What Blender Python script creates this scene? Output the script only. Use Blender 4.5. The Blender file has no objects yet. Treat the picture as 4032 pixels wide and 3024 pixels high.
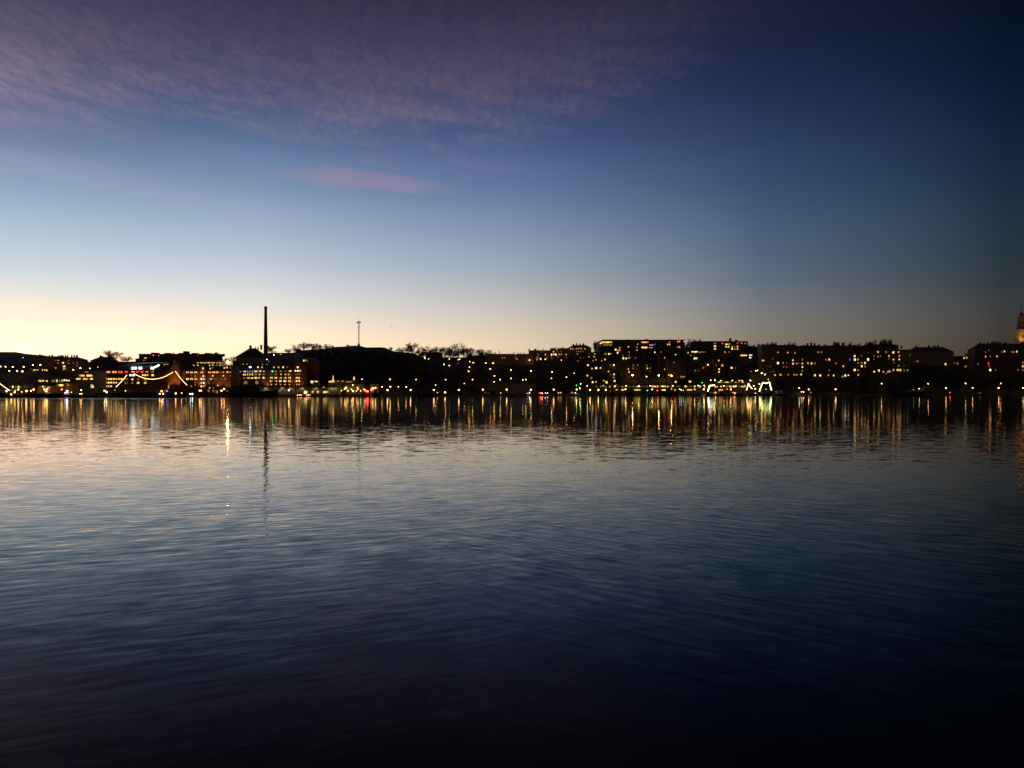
import bpy, math, random
from mathutils import Vector
random.seed(7)
S = bpy.context.scene
COL = S.collection
# ------------------------------------------------------------------ survey
# The view is measured from the far shore: u, v are bearings (in 1/3000 of the distance),
# H0 the horizon, CZ the eye height over the water.
F, U0, H0, CZ = 3000.0, 2016.0, 1544.0, 3.2
CROP = dict(A=(0, 1150, 3.857), B=(500, 1150, 3.857), C=(1000, 1150, 3.857), D=(1500, 1250, 4.254),
            E=(2000, 1250, 4.254), F=(2500, 1250, 4.254), G=(3000, 1250, 4.254), H=(3500, 1150, 3.859))
def P(c, x, y):
    a, b, s = CROP[c]
    return a + x / s, b + y / s
def interp(x, tab):
    if x <= tab[0][0]: return tab[0][1]
    for (x0, y0), (x1, y1) in zip(tab, tab[1:]):
        if x <= x1: return y0 + (y1 - y0) * (x - x0) / (x1 - x0)
    return tab[-1][1]
def Ys(u): return CZ * F / interp(u, [(-1500, 25), (0, 21.5), (2016, 14.5), (4032, 12.5), (5600, 11.6)])
def xr(u, Y): return (u - U0) / F * Y
def zr(v, Y): return CZ + (H0 - v) / F * Y
RIDGE = [(-1500, 1400), (-200, 1390), (0, 1386), (65, 1386), (100, 1393), (180, 1400), (300, 1424), (480, 1424),
         (700, 1420), (930, 1420), (1000, 1400), (1060, 1389), (1155, 1389), (1181, 1379), (1285, 1372), (1324, 1365),
         (1371, 1364), (1389, 1360), (1415, 1360.5), (1441, 1368), (1500, 1367), (1514, 1366), (1535, 1379), (1568, 1385),
         (1622, 1389), (1669, 1407), (1829, 1407), (1900, 1408), (2100, 1402), (2300, 1392), (2400, 1378), (2700, 1366),
         (2950, 1362), (3020, 1368), (3170, 1374), (3400, 1374), (3540, 1384), (3700, 1402), (3790, 1402), (3900, 1388),
         (4032, 1366), (5600, 1390)]
DR = 260.0
QZ = 1.5
def ground(u, Y):
    t = Y - Ys(u)
    if t < 36: return QZ
    Yr = Ys(u) + DR
    zt = zr(interp(u, RIDGE), Yr)
    s = min(1.0, (t - 36) / (DR - 36))
    f = 1 - (1 - s) ** 1.45
    z = QZ + (zt - QZ) * f
    if t > DR: z -= (t - DR) * 0.02
    return z
def march(u, v, clear=0.0, start=6.0):
    y0 = Ys(u)
    t = start
    while t < DR + 60:
        if zr(v, y0 + t) - ground(u, y0 + t) <= clear: break
        t += 1.0
    return y0 + min(t, DR - 2)
def srgb(*c):
    o = []
    for x in c:
        x /= 255.0
        o.append(x / 12.92 if x <= 0.04045 else ((x + 0.055) / 1.055) ** 2.4)
    return tuple(o)
# ------------------------------------------------------------------ mesh helpers
class MB:
    def __init__(s): s.v = []; s.f = []
    def face(s, pts):
        n = len(s.v); s.v += [tuple(p) for p in pts]; s.f.append(tuple(range(n, n + len(pts))))
    def box(s, x0, y0, z0, x1, y1, z1):
        n = len(s.v)
        s.v += [(x0, y0, z0), (x1, y0, z0), (x1, y1, z0), (x0, y1, z0), (x0, y0, z1), (x1, y0, z1), (x1, y1, z1), (x0, y1, z1)]
        for q in ((0, 3, 2, 1), (4, 5, 6, 7), (0, 1, 5, 4), (1, 2, 6, 5), (2, 3, 7, 6), (3, 0, 4, 7)):
            s.f.append(tuple(n + i for i in q))
        return s
    def loft(s, rings, cap=True):
        n = len(s.v); m = len(rings[0])
        for r in rings: s.v += [tuple(p) for p in r]
        for k in range(len(rings) - 1):
            for i in range(m):
                j = (i + 1) % m
                s.f.append((n + k * m + i, n + k * m + j, n + (k + 1) * m + j, n + (k + 1) * m + i))
        if cap:
            s.f.append(tuple(n + i for i in reversed(range(m))))
            s.f.append(tuple(n + (len(rings) - 1) * m + i for i in range(m)))
        return s
    def cyl(s, x, y, prof, k=10, ph=0.0):
        return s.loft([[(x + r * math.cos(2 * math.pi * i / k + ph), y + r * math.sin(2 * math.pi * i / k + ph), z) for i in range(k)] for z, r in prof])
    def bar(s, a, b, r0, r1=None, k=4):
        a = Vector(a); b = Vector(b); d = b - a
        if d.length < 1e-6: return s
        r1 = r0 if r1 is None else r1
        d.normalize()
        p = d.orthogonal().normalized(); q = d.cross(p)
        return s.loft([[c + (p * math.cos(2 * math.pi * i / k) + q * math.sin(2 * math.pi * i / k)) * r for i in range(k)] for c, r in ((a, r0), (b, r1))])
    def ball(s, c, r, k=10, n=6, sz=1.0):
        rings = []
        for i in range(1, n):
            t = math.pi * i / n
            rings.append([(c[0] + r * math.sin(t) * math.cos(2 * math.pi * j / k), c[1] + r * math.sin(t) * math.sin(2 * math.pi * j / k), c[2] - r * sz * math.cos(t)) for j in range(k)])
        return s.loft(rings)
    def prism(s, poly, y0, y1):          # poly in (x,z), extruded along y
        return s.loft([[(x, y0, z) for x, z in poly], [(x, y1, z) for x, z in poly]])
    def mesh(s, name, mat):
        m = bpy.data.meshes.new(name); m.from_pydata(s.v, [], s.f); m.materials.append(mat); m.update()
        return m
    def build(s, name, mat, parent=None, loc=None):
        return link(s.mesh(name, mat), name, parent, loc)
def link(mesh, name, parent=None, loc=None):
    o = bpy.data.objects.new(name, mesh); COL.objects.link(o)
    if parent: o.parent = parent
    if loc: o.location = loc
    return o
def tag(o, label=None, cat=None, group=None, kind=None):
    if label: o['label'] = label
    if cat: o['category'] = cat
    if group: o['group'] = group
    if kind: o['kind'] = kind
    return o
def empty(name, loc, label, cat, group=None):
    o = bpy.data.objects.new(name, None); COL.objects.link(o); o.location = loc
    return tag(o, label, cat, group)
# ------------------------------------------------------------------ materials
def nodes(m):
    m.use_nodes = True; nt = m.node_tree; nt.nodes.clear(); return nt
def N(nt, t, ins=None, **kw):
    n = nt.nodes.new(t)
    for k, v in kw.items(): setattr(n, k, v)
    for k, v in (ins or {}).items():
        if isinstance(v, bpy.types.NodeSocket): nt.links.new(v, n.inputs[k])
        else: n.inputs[k].default_value = v
    return n
def M_(nt, op, a, b=None, c=None, clamp=False):
    n = nt.nodes.new('ShaderNodeMath'); n.operation = op; n.use_clamp = clamp
    for i, v in enumerate((a, b, c)):
        if v is None: continue
        if isinstance(v, bpy.types.NodeSocket): nt.links.new(v, n.inputs[i])
        else: n.inputs[i].default_value = v
    return n.outputs[0]
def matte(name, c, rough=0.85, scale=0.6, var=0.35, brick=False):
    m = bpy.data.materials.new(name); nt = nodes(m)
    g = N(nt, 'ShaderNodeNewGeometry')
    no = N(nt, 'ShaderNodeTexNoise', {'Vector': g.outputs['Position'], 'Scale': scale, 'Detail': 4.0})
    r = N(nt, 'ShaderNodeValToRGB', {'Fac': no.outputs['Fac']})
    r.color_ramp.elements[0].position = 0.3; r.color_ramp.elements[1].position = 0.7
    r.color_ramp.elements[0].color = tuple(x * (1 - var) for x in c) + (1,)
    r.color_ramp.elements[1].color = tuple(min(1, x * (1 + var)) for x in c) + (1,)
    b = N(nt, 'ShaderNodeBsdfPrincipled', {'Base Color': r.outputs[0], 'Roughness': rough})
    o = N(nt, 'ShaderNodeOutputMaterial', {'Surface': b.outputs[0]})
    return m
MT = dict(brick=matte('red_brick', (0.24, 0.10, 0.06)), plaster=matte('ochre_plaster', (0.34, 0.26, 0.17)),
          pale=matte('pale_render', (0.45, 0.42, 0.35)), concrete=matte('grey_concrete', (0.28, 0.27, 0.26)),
          dark=matte('dark_render', (0.14, 0.11, 0.09)), dark_brown=matte('dark_brown_render', (0.10, 0.07, 0.055)), roof=matte('roof_sheet', (0.05, 0.045, 0.045), 0.7),  # second wall tone is a plain, very dark brown
          copper=matte('green_copper', (0.10, 0.20, 0.15), 0.6), stone=matte('quay_stone', (0.24, 0.22, 0.20), 0.9, 0.9),
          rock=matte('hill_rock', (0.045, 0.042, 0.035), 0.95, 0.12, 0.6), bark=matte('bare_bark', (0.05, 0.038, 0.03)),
          leaf=matte('dark_needles', (0.035, 0.05, 0.028)), iron=matte('black_iron', (0.03, 0.03, 0.03), 0.5),
          hull=matte('black_hull_paint', (0.02, 0.022, 0.028), 0.4), white=matte('white_boat_paint', (0.5, 0.5, 0.48), 0.4),
          redp=matte('red_boat_paint', (0.45, 0.03, 0.02), 0.4), blue=matte('blue_canvas', (0.12, 0.3, 0.5), 0.7),
          beige=matte('beige_panel', (0.42, 0.28, 0.2)), yel=matte('yellow_lit_tone', (0.6, 0.4, 0.05), 0.5),  # yellow lamplight put into the base colour of ferry, small boat and kiosk
          grey=matte('grey_boat_paint', (0.2, 0.2, 0.2), 0.5), wood=matte('mast_wood', (0.12, 0.08, 0.05)),
          glass=matte('canopy_roof', (0.35, 0.36, 0.36), 0.4), mortar=matte('chimney_brick', (0.16, 0.09, 0.06)),
          feather=matte('grey_feathers', (0.7, 0.68, 0.66)))
def emis(name, c, s, sample=False, tex=False):
    m = bpy.data.materials.new(name); nt = nodes(m)
    e = N(nt, 'ShaderNodeEmission', {'Color': c + (1,), 'Strength': s})
    if tex:                               # rooms behind the panes are unevenly lit
        g = N(nt, 'ShaderNodeNewGeometry')
        no = N(nt, 'ShaderNodeTexNoise', {'Vector': g.outputs['Position'], 'Scale': 0.55, 'Detail': 2.0})
        k = N(nt, 'ShaderNodeMapRange', {'Value': no.outputs['Fac'], 'From Min': 0.3, 'From Max': 0.7, 'To Min': 0.3 * s, 'To Max': 1.7 * s})
        nt.links.new(k.outputs[0], e.inputs['Strength'])
    N(nt, 'ShaderNodeOutputMaterial', {'Surface': e.outputs[0]})
    try: m.cycles.emission_sampling = 'AUTO' if sample else 'NONE'
    except Exception: pass
    return m
HUE = dict(W=((1, .66, .24), 1.9, 'warm white'), Y=((1, .58, .13), 1.35, 'yellow'), O=((1, .36, .08), 1.2, 'orange'), R=((1, .06, .04), 1.2, 'red'),
           P=((.8, .33, .2), .38, 'dim pink'), D=((.8, .48, .16), .30, 'dim amber'), C=((.75, .95, 1), 2.0, 'cold white'), B=((.12, .16, 1), .9, 'blue'),
           V=((.55, .38, 1), .7, 'violet'), G=((.03, 1, .28), 1.3, 'green'), L=((.85, 1, .18), 1.5, 'yellow green'), d=((.5, .55, .6), .10, 'faint grey'))
WM = {k: emis('lit_window_' + v[2].replace(' ', '_'), v[0], v[1], False, True) for k, v in HUE.items()}
LS = dict(W=16, Y=14, O=12, R=24, P=4, D=3, C=20, B=8, V=8, G=11, L=12, d=1.0)
HUE['Z'] = ((1, .47, .13), 2, 'glaring amber')
LS['Z'] = 70
HUE['X'] = ((1, .72, .34), 3, 'dazzling white')
LS['X'] = 110
LM = {k: emis('lamp_glow_' + v[2].replace(' ', '_'), (1, .49, .12) if k == 'W' else v[0], LS[k], True) for k, v in HUE.items()}
# ------------------------------------------------------------------ world: dusk sky
def world():
    w = bpy.data.worlds.new('World'); S.world = w; w.use_nodes = True
    nt = w.node_tree; nt.nodes.clear()
    tc = N(nt, 'ShaderNodeTexCoord')
    sx = N(nt, 'ShaderNodeSeparateXYZ', {0: tc.outputs['Generated']})
    x, y, z = sx.outputs
    az = M_(nt, 'ARCTAN2', x, y)
    el = M_(nt, 'ARCSINE', z)
    E1 = 0.62
    fe = M_(nt, 'DIVIDE', el, E1, clamp=True)
    L = lambda *c: ('lin',) + c          # brighter than a screen can show
    cols = [
     (100, [(0, (50, 56, 88)), (100, (60, 70, 106)), (200, (80, 96, 138)), (300, (112, 128, 170)), (350, (130, 150, 188)), (400, (142, 164, 198)), (440, (158, 180, 206)), (500, (178, 198, 216)), (550, (196, 210, 222)), (600, (218, 222, 224)), (645, L(.90, .835, .71)), (690, L(1.25, .94, .73)), (725, L(1.7, 1.12, .76)), (755, L(2.0, 1.2, .84)), (847, L(2.0, 1.0, .4))]),
     (1000, [(0, (42, 46, 80)), (100, (50, 58, 98)), (200, (62, 80, 126)), (250, (74, 94, 140)), (300, (92, 112, 158)), (330, (106, 126, 172)), (400, (124, 146, 184)), (440, (144, 164, 194)), (500, (165, 182, 206)), (550, (184, 196, 213)), (600, (206, 212, 219)), (650, L(.79, .76, .72)), (700, L(1.0, .86, .69)), (740, L(1.3, .97, .66)), (847, L(1.4, .8, .3))]),
     (2000, [(0, (38, 42, 72)), (100, (46, 52, 90)), (200, (56, 66, 110)), (300, (72, 88, 138)), (330, (80, 98, 148)), (400, (96, 118, 162)), (440, (110, 130, 168)), (500, (130, 148, 178)), (550, (148, 162, 182)), (600, (166, 174, 183)), (650, (190, 188, 186)), (700, (213, 201, 182)), (750, (232, 210, 178)), (847, (235, 185, 130))]),
     (3000, [(0, (28, 33, 58)), (100, (29, 37, 69)), (200, (35, 47, 86)), (300, (44, 62, 101)), (330, (48, 68, 107)), (400, (56, 78, 114)), (440, (62, 86, 118)), (500, (74, 96, 124)), (550, (84, 102, 125)), (600, (95, 108, 124)), (650, (112, 117, 124)), (700, (126, 122, 116)), (740, (132, 120, 104)), (847, (120, 98, 75))]),
     (3950, [(0, (8, 18, 36)), (100, (10, 20, 44)), (200, (14, 27, 54)), (300, (20, 36, 62)), (400, (26, 44, 66)), (440, (32, 48, 66)), (500, (36, 52, 66)), (550, (41, 54, 64)), (600, (47, 56, 62)), (650, (56, 60, 62)), (700, (62, 60, 56)), (740, (64, 57, 48)), (847, (56, 44, 33))]),
    ]
    cols.append((4400, [(yy, tuple(.82 * q for q in c)) for yy, c in cols[-1][1]]))
    prev = None; paz = None
    for u, stops in cols:
        a = math.atan((u - U0) / F)
        r = N(nt, 'ShaderNodeValToRGB', {'Fac': fe}); cr = r.color_ramp
        pts = [(math.atan((H0 - yy * 1.8228) / F * math.cos(a)) / E1, c[1:] if c[0] == 'lin' else srgb(c[0], c[1] * (1 + .012 * min(1, max(0, (580 - yy) / 300))), c[2] * (1 - .045 * min(1, max(0, (580 - yy) / 300))))) for yy, c in stops]
        pts.append((0.98, tuple(q * 0.12 for q in pts[0][1])))
        pts.sort()
        while len(cr.elements) < len(pts): cr.elements.new(0.5)
        for e, (p, c) in zip(cr.elements, pts): e.position = max(0, p)
        for e, (p, c) in zip(cr.elements, pts): e.position = max(0, p); e.color = c + (1,)
        if prev is None: prev = r.outputs[0]
        else:
            k = N(nt, 'ShaderNodeMapRange', {'Value': az, 'From Min': paz, 'From Max': a})
            prev = N(nt, 'ShaderNodeMixRGB', {0: k.outputs[0], 1: prev, 2: r.outputs[0]}).outputs[0]
        paz = a
    # clouds, laid on a high flat layer
    den = M_(nt, 'ADD', M_(nt, 'MAXIMUM', z, 0.0), 0.06)
    px = M_(nt, 'DIVIDE', x, den); py = M_(nt, 'DIVIDE', y, den)
    pv = N(nt, 'ShaderNodeCombineXYZ', {0: px, 1: py, 2: 0.0}).outputs[0]
    rot = N(nt, 'ShaderNodeMapping', {0: pv, 'Rotation': (0, 0, 0.4), 'Scale': (1.5, 1.2, 1)}).outputs[0]
    rot2 = N(nt, 'ShaderNodeMapping', {0: pv, 'Rotation': (0, 0, 0.55), 'Scale': (36, 15, 1)}).outputs[0]
    ae = N(nt, 'ShaderNodeCombineXYZ', {0: M_(nt, 'MULTIPLY', az, 7.0), 1: M_(nt, 'MULTIPLY', M_(nt, 'ADD', el, M_(nt, 'MULTIPLY', az, 0.12)), 55.0), 2: 0.0}).outputs[0]
    n3 = N(nt, 'ShaderNodeTexNoise', {'Vector': ae, 'Scale': 1.0, 'Detail': 5.0, 'Roughness': 0.6, 'Distortion': 0.5}).outputs['Fac']
    n1 = N(nt, 'ShaderNodeTexNoise', {'Vector': rot, 'Scale': 1.1, 'Detail': 6.0, 'Roughness': 0.62}).outputs['Fac']
    n2 = N(nt, 'ShaderNodeTexNoise', {'Vector': rot2, 'Scale': 1.0, 'Detail': 4.0, 'Roughness': 0.65, 'Distortion': 0.8}).outputs['Fac']
    azn = N(nt, 'ShaderNodeMapRange', {'Value': az, 'From Min': -0.8, 'From Max': 0.8}).outputs[0]
    rb = N(nt, 'ShaderNodeValToRGB', {'Fac': azn}); cr = rb.color_ramp
    bd = [(-400, 600), (0, 560), (380, 470), (640, 415), (820, 425), (1100, 510), (1370, 575), (1820, 500), (2190, 430), (2640, 300), (3000, 60)]
    pts = []
    for u, v in bd:
        a = math.atan((u - U0) / F); pts.append(((a + 0.8) / 1.6, math.atan((H0 - v) / F * math.cos(a))))
    while len(cr.elements) < len(pts): cr.elements.new(0.5)
    for _ in (0, 1):
        for e, (p, b) in zip(cr.elements, pts): e.position = p; e.color = (b, b, b, 1)
    cr.interpolation = 'EASE'
    bel = N(nt, 'ShaderNodeSeparateColor', {0: rb.outputs[0]}).outputs[0]
    dd = M_(nt, 'DIVIDE', M_(nt, 'SUBTRACT', el, bel), 0.075)
    dd = M_(nt, 'ADD', dd, M_(nt, 'MULTIPLY', M_(nt, 'SUBTRACT', n1, 0.5), 1.5))
    dd = M_(nt, 'ADD', dd, M_(nt, 'MULTIPLY', M_(nt, 'SUBTRACT', n3, 0.5), 2.0))
    dd = M_(nt, 'ADD', dd, M_(nt, 'MULTIPLY', M_(nt, 'SUBTRACT', n2, 0.5), 0.7))
    ds = N(nt, 'ShaderNodeMapRange', {'Value': dd, 'From Min': -0.6, 'From Max': 1.5}, interpolation_type='SMOOTHSTEP').outputs[0]
    fr = N(nt, 'ShaderNodeMapRange', {'Value': az, 'From Min': 0.06, 'From Max': 0.40, 'To Min': 1.0, 'To Max': 0.0}, interpolation_type='SMOOTHSTEP').outputs[0]
    al = M_(nt, 'MULTIPLY', M_(nt, 'MULTIPLY', ds, fr), 0.9)
    al = M_(nt, 'MULTIPLY', al, N(nt, 'ShaderNodeMapRange', {'Value': n2, 'From Min': 0.3, 'From Max': 0.7, 'To Min': 0.58, 'To Max': 1.24}).outputs[0], clamp=True)
    rc = N(nt, 'ShaderNodeValToRGB', {'Fac': fe}); cr = rc.color_ramp
    pts = sorted((math.atan((H0 - yy * 1.8228) / F) / E1, srgb(*c)) for yy, c in [(-150, (40, 39, 60)), (0, (57, 54, 78)), (100, (75, 70, 97)), (200, (104, 94, 119)), (300, (148, 131, 154)), (400, (158, 142, 164))])
    while len(cr.elements) < len(pts): cr.elements.new(0.5)
    for _ in (0, 1):
        for e, (p, c) in zip(cr.elements, pts): e.position = min(1, p); e.color = c + (1,)
    dk = N(nt, 'ShaderNodeMapRange', {'Value': az, 'From Min': -0.6, 'From Max': 0.15, 'To Min': 0.95, 'To Max': 0.78}).outputs[0]
    ccol = N(nt, 'ShaderNodeVectorMath', {0: rc.outputs[0], 'Scale': dk}, operation='SCALE').outputs[0]
    prev = N(nt, 'ShaderNodeMixRGB', {0: al, 1: prev, 2: ccol}).outputs[0]
    def wisp(prev, u, v, hu, hv, k, col, a_):
        a0 = math.atan((u - U0) / F); e0 = math.atan((H0 - v) / F * math.cos(a0))
        da = M_(nt, 'SUBTRACT', az, a0)
        qa = M_(nt, 'POWER', M_(nt, 'ABSOLUTE', M_(nt, 'DIVIDE', da, hu / F)), 2.0)
        de = M_(nt, 'SUBTRACT', M_(nt, 'SUBTRACT', el, e0), M_(nt, 'MULTIPLY', da, k))
        qe = M_(nt, 'POWER', M_(nt, 'ABSOLUTE', M_(nt, 'DIVIDE', de, hv / F)), 2.0)
        q = M_(nt, 'SUBTRACT', 1.0, M_(nt, 'ADD', qa, qe))
        q = M_(nt, 'ADD', q, M_(nt, 'MULTIPLY', M_(nt, 'SUBTRACT', n3, 0.5), 4.2))
        q = M_(nt, 'ADD', q, M_(nt, 'MULTIPLY', M_(nt, 'SUBTRACT', n2, 0.5), 0.7))
        q = N(nt, 'ShaderNodeMapRange', {'Value': q, 'From Min': -0.6, 'From Max': 1.5, 'To Min': 0, 'To Max': a_}, interpolation_type='SMOOTHSTEP').outputs[0]
        return N(nt, 'ShaderNodeMixRGB', {0: q, 1: prev, 2: srgb(*col) + (1,)}).outputs[0]
    prev = wisp(prev, 1420, 705, 330, 40, -0.035, (160, 138, 162), 0.5)
    prev = wisp(prev, 1800, 670, 420, 40, 0.04, (118, 118, 158), 0.22)
    prev = wisp(prev, 250, 690, 480, 60, -0.05, (165, 165, 190), 0.3)
    # night sky behind the viewer, raised to an added warm fill for the facades
    ab = M_(nt, 'ABSOLUTE', M_(nt, 'ADD', az, 0.35))
    kb = N(nt, 'ShaderNodeMapRange', {'Value': ab, 'From Min': 0.95, 'From Max': 1.9}, interpolation_type='SMOOTHSTEP').outputs[0]
    prev = N(nt, 'ShaderNodeMixRGB', {0: kb, 1: prev, 2: (0.034, 0.022, 0.015, 1)}).outputs[0]
    bg = N(nt, 'ShaderNodeBackground', {'Color': prev, 'Strength': 1.0})
    N(nt, 'ShaderNodeOutputWorld', {'Surface': bg.outputs[0]})
world()
# ------------------------------------------------------------------ water
def water():
    m = bpy.data.materials.new('lake_water'); nt = nodes(m)
    g = N(nt, 'ShaderNodeNewGeometry')
    s = N(nt, 'ShaderNodeSeparateXYZ', {0: g.outputs['Position']})
    x, y = s.outputs[0], s.outputs[1]
    # two crossing ripple trains, each stronger on its own side
    r = M_(nt, 'SQRT', M_(nt, 'ADD', M_(nt, 'MULTIPLY', x, x), M_(nt, 'MULTIPLY', y, y)))
    def train(ang, k, kt, off):
        c, q = math.cos(ang), math.sin(ang)          # crest direction (c,q)
        al_ = M_(nt, 'ADD', M_(nt, 'MULTIPLY', x, c), M_(nt, 'MULTIPLY', y, q))
        ac_ = M_(nt, 'ADD', M_(nt, 'MULTIPLY', x, -q), M_(nt, 'MULTIPLY', y, c))
        v = N(nt, 'ShaderNodeCombineXYZ', {0: M_(nt, 'MULTIPLY', al_, kt), 1: M_(nt, 'MULTIPLY', ac_, k), 2: off}).outputs[0]
        return M_(nt, 'SUBTRACT', N(nt, 'ShaderNodeTexNoise', {'Vector': v, 'Scale': 1.0, 'Detail': 3.0, 'Roughness': 0.58, 'Distortion': 0.2}).outputs['Fac'], 0.5)
    side = M_(nt, 'DIVIDE', x, M_(nt, 'ADD', y, 2.0))
    gust = N(nt, 'ShaderNodeTexNoise', {'Vector': N(nt, 'ShaderNodeMapping', {0: g.outputs['Position'], 'Scale': (0.16, 0.11, 1)}).outputs[0], 'Scale': 1.0, 'Detail': 2.0}).outputs['Fac']
    sd = M_(nt, 'ADD', side, M_(nt, 'MULTIPLY', M_(nt, 'SUBTRACT', gust, 0.5), 1.3))
    wr = N(nt, 'ShaderNodeMapRange', {'Value': sd, 'From Min': -0.35, 'From Max': 0.30, 'To Min': 0.12, 'To Max': 1.0}, interpolation_type='SMOOTHSTEP').outputs[0]
    wl = N(nt, 'ShaderNodeMapRange', {'Value': sd, 'From Min': -0.30, 'From Max': 0.35, 'To Min': 1.0, 'To Max': 0.12}, interpolation_type='SMOOTHSTEP').outputs[0]
    wg = N(nt, 'ShaderNodeMapRange', {'Value': gust, 'From Min': 0.3, 'From Max': 0.7, 'To Min': 0.55, 'To Max': 1.3}).outputs[0]
    AL, AR = 0.40, -0.62
    TL = M_(nt, 'MULTIPLY', wl, M_(nt, 'ADD', M_(nt, 'MULTIPLY', train(AL, 4.6, 0.7, 0.0), 0.26), M_(nt, 'MULTIPLY', train(AL + .12, 11.0, 2.0, 5.0), 0.19)))
    TR = M_(nt, 'MULTIPLY', wr, M_(nt, 'ADD', M_(nt, 'MULTIPLY', train(AR, 4.8, 0.75, 9.0), 0.24), M_(nt, 'MULTIPLY', train(AR - .12, 11.5, 2.1, 3.0), 0.17)))
    def flat(rot, sx, sy, off):
        v = N(nt, 'ShaderNodeMapping', {0: g.outputs['Position'], 'Rotation': (0, 0, rot), 'Scale': (sx, sy, 1), 'Location': (off, off, 0)}).outputs[0]
        c = N(nt, 'ShaderNodeTexNoise', {'Vector': v, 'Scale': 1.0, 'Detail': 2.0}).outputs['Color']
        q = N(nt, 'ShaderNodeSeparateColor', {0: c})
        return M_(nt, 'SUBTRACT', q.outputs[0], 0.5), M_(nt, 'SUBTRACT', q.outputs[1], 0.5)
    f1x, f1y = flat(0.15, 0.8, 2.0, 3.0)
    f2x, f2y = flat(-0.2, 1.9, 4.4, 9.0)
    # wind lanes: calmer and rougher stretches of the lake
    mid = M_(nt, 'MULTIPLY', N(nt, 'ShaderNodeMapRange', {'Value': y, 'From Min': 18.0, 'From Max': 40.0}, interpolation_type='SMOOTHSTEP').outputs[0], N(nt, 'ShaderNodeMapRange', {'Value': y, 'From Min': 60.0, 'From Max': 115.0, 'To Min': 1.0, 'To Max': 0.0}, interpolation_type='SMOOTHSTEP').outputs[0])
    zv = N(nt, 'ShaderNodeMapping', {0: g.outputs['Position'], 'Scale': (0.004, 0.022, 1)}).outputs[0]
    zn = N(nt, 'ShaderNodeTexNoise', {'Vector': zv, 'Scale': 1.0, 'Detail': 2.0}).outputs['Fac']
    amp = N(nt, 'ShaderNodeMapRange', {'Value': zn, 'From Min': 0.3, 'From Max': 0.7, 'To Min': 0.7, 'To Max': 1.25}).outputs[0]
    fade = N(nt, 'ShaderNodeMapRange', {'Value': r, 'From Min': 13.0, 'From Max': 44.0, 'To Min': 1.0, 'To Max': 0.12}, interpolation_type='SMOOTHSTEP').outputs[0]
    fade = M_(nt, 'MULTIPLY', fade, wg)
    fade = M_(nt, 'MULTIPLY', fade, N(nt, 'ShaderNodeMapRange', {'Value': r, 'From Min': 6.0, 'From Max': 14.0, 'To Min': 0.9, 'To Max': 1.0}).outputs[0])
    TL = M_(nt, 'MULTIPLY', TL, fade); TR = M_(nt, 'MULTIPLY', TR, fade)
    Rx = M_(nt, 'ADD', M_(nt, 'MULTIPLY', TL, -math.sin(AL)), M_(nt, 'MULTIPLY', TR, -math.sin(AR)))
    Ry = M_(nt, 'ADD', M_(nt, 'MULTIPLY', TL, math.cos(AL)), M_(nt, 'MULTIPLY', TR, math.cos(AR)))
    sx_ = M_(nt, 'ADD', Rx, M_(nt, 'ADD', M_(nt, 'MULTIPLY', f1x, M_(nt, 'ADD', 0.05, M_(nt, 'MULTIPLY', mid, 0.06))), M_(nt, 'MULTIPLY', f2x, 0.04)))
    sy_ = M_(nt, 'ADD', Ry, M_(nt, 'ADD', M_(nt, 'MULTIPLY', f1y, M_(nt, 'ADD', 0.024, M_(nt, 'MULTIPLY', mid, 0.044))), M_(nt, 'MULTIPLY', f2y, M_(nt, 'ADD', 0.018, M_(nt, 'MULTIPLY', mid, 0.034)))))
    near = N(nt, 'ShaderNodeMapRange', {'Value': y, 'From Min': 30.0, 'From Max': 130.0, 'To Min': 1.0, 'To Max': 0.3}, interpolation_type='SMOOTHSTEP').outputs[0]
    amp = M_(nt, 'MULTIPLY', amp, near)
    amp = M_(nt, 'MULTIPLY', amp, N(nt, 'ShaderNodeMapRange', {'Value': r, 'From Min': 7.0, 'From Max': 17.0, 'To Min': 0.22, 'To Max': 1.0}).outputs[0])
    # a ruffled lane close under the left part of the far quay
    ln = M_(nt, 'MULTIPLY', N(nt, 'ShaderNodeMapRange', {'Value': y, 'From Min': 335.0, 'From Max': 350.0}).outputs[0], N(nt, 'ShaderNodeMapRange', {'Value': y, 'From Min': 400.0, 'From Max': 425.0, 'To Min': 1.0, 'To Max': 0.0}).outputs[0])
    ln = M_(nt, 'MULTIPLY', ln, N(nt, 'ShaderNodeMapRange', {'Value': x, 'From Min': -190.0, 'From Max': -110.0, 'To Min': 1.0, 'To Max': 0.0}).outputs[0])
    lf = M_(nt, 'MULTIPLY', N(nt, 'ShaderNodeMapRange', {'Value': x, 'From Min': -110.0, 'From Max': 0.0, 'To Min': 1.0, 'To Max': 0.0}, interpolation_type='SMOOTHSTEP').outputs[0], N(nt, 'ShaderNodeMapRange', {'Value': y, 'From Min': 60.0, 'From Max': 130.0}).outputs[0])
    amp = M_(nt, 'ADD', amp, M_(nt, 'MULTIPLY', lf, 0.75))
    amp = M_(nt, 'ADD', amp, M_(nt, 'MULTIPLY', ln, 14.0))
    sx_ = M_(nt, 'MULTIPLY', sx_, amp); sy_ = M_(nt, 'MULTIPLY', sy_, amp)
    nv = N(nt, 'ShaderNodeCombineXYZ', {0: sx_, 1: sy_, 2: 1.0}).outputs[0]
    nn = N(nt, 'ShaderNodeVectorMath', {0: nv}, operation='NORMALIZE').outputs[0]
    b = N(nt, 'ShaderNodeBsdfPrincipled', {'Base Color': (0.0015, 0.0025, 0.004, 1), 'Roughness': N(nt, 'ShaderNodeMapRange', {'Value': y, 'From Min': 45.0, 'From Max': 130.0, 'To Min': 0.03, 'To Max': 0.058}, interpolation_type='SMOOTHSTEP').outputs[0], 'IOR': 1.175, 'Normal': nn})
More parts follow.
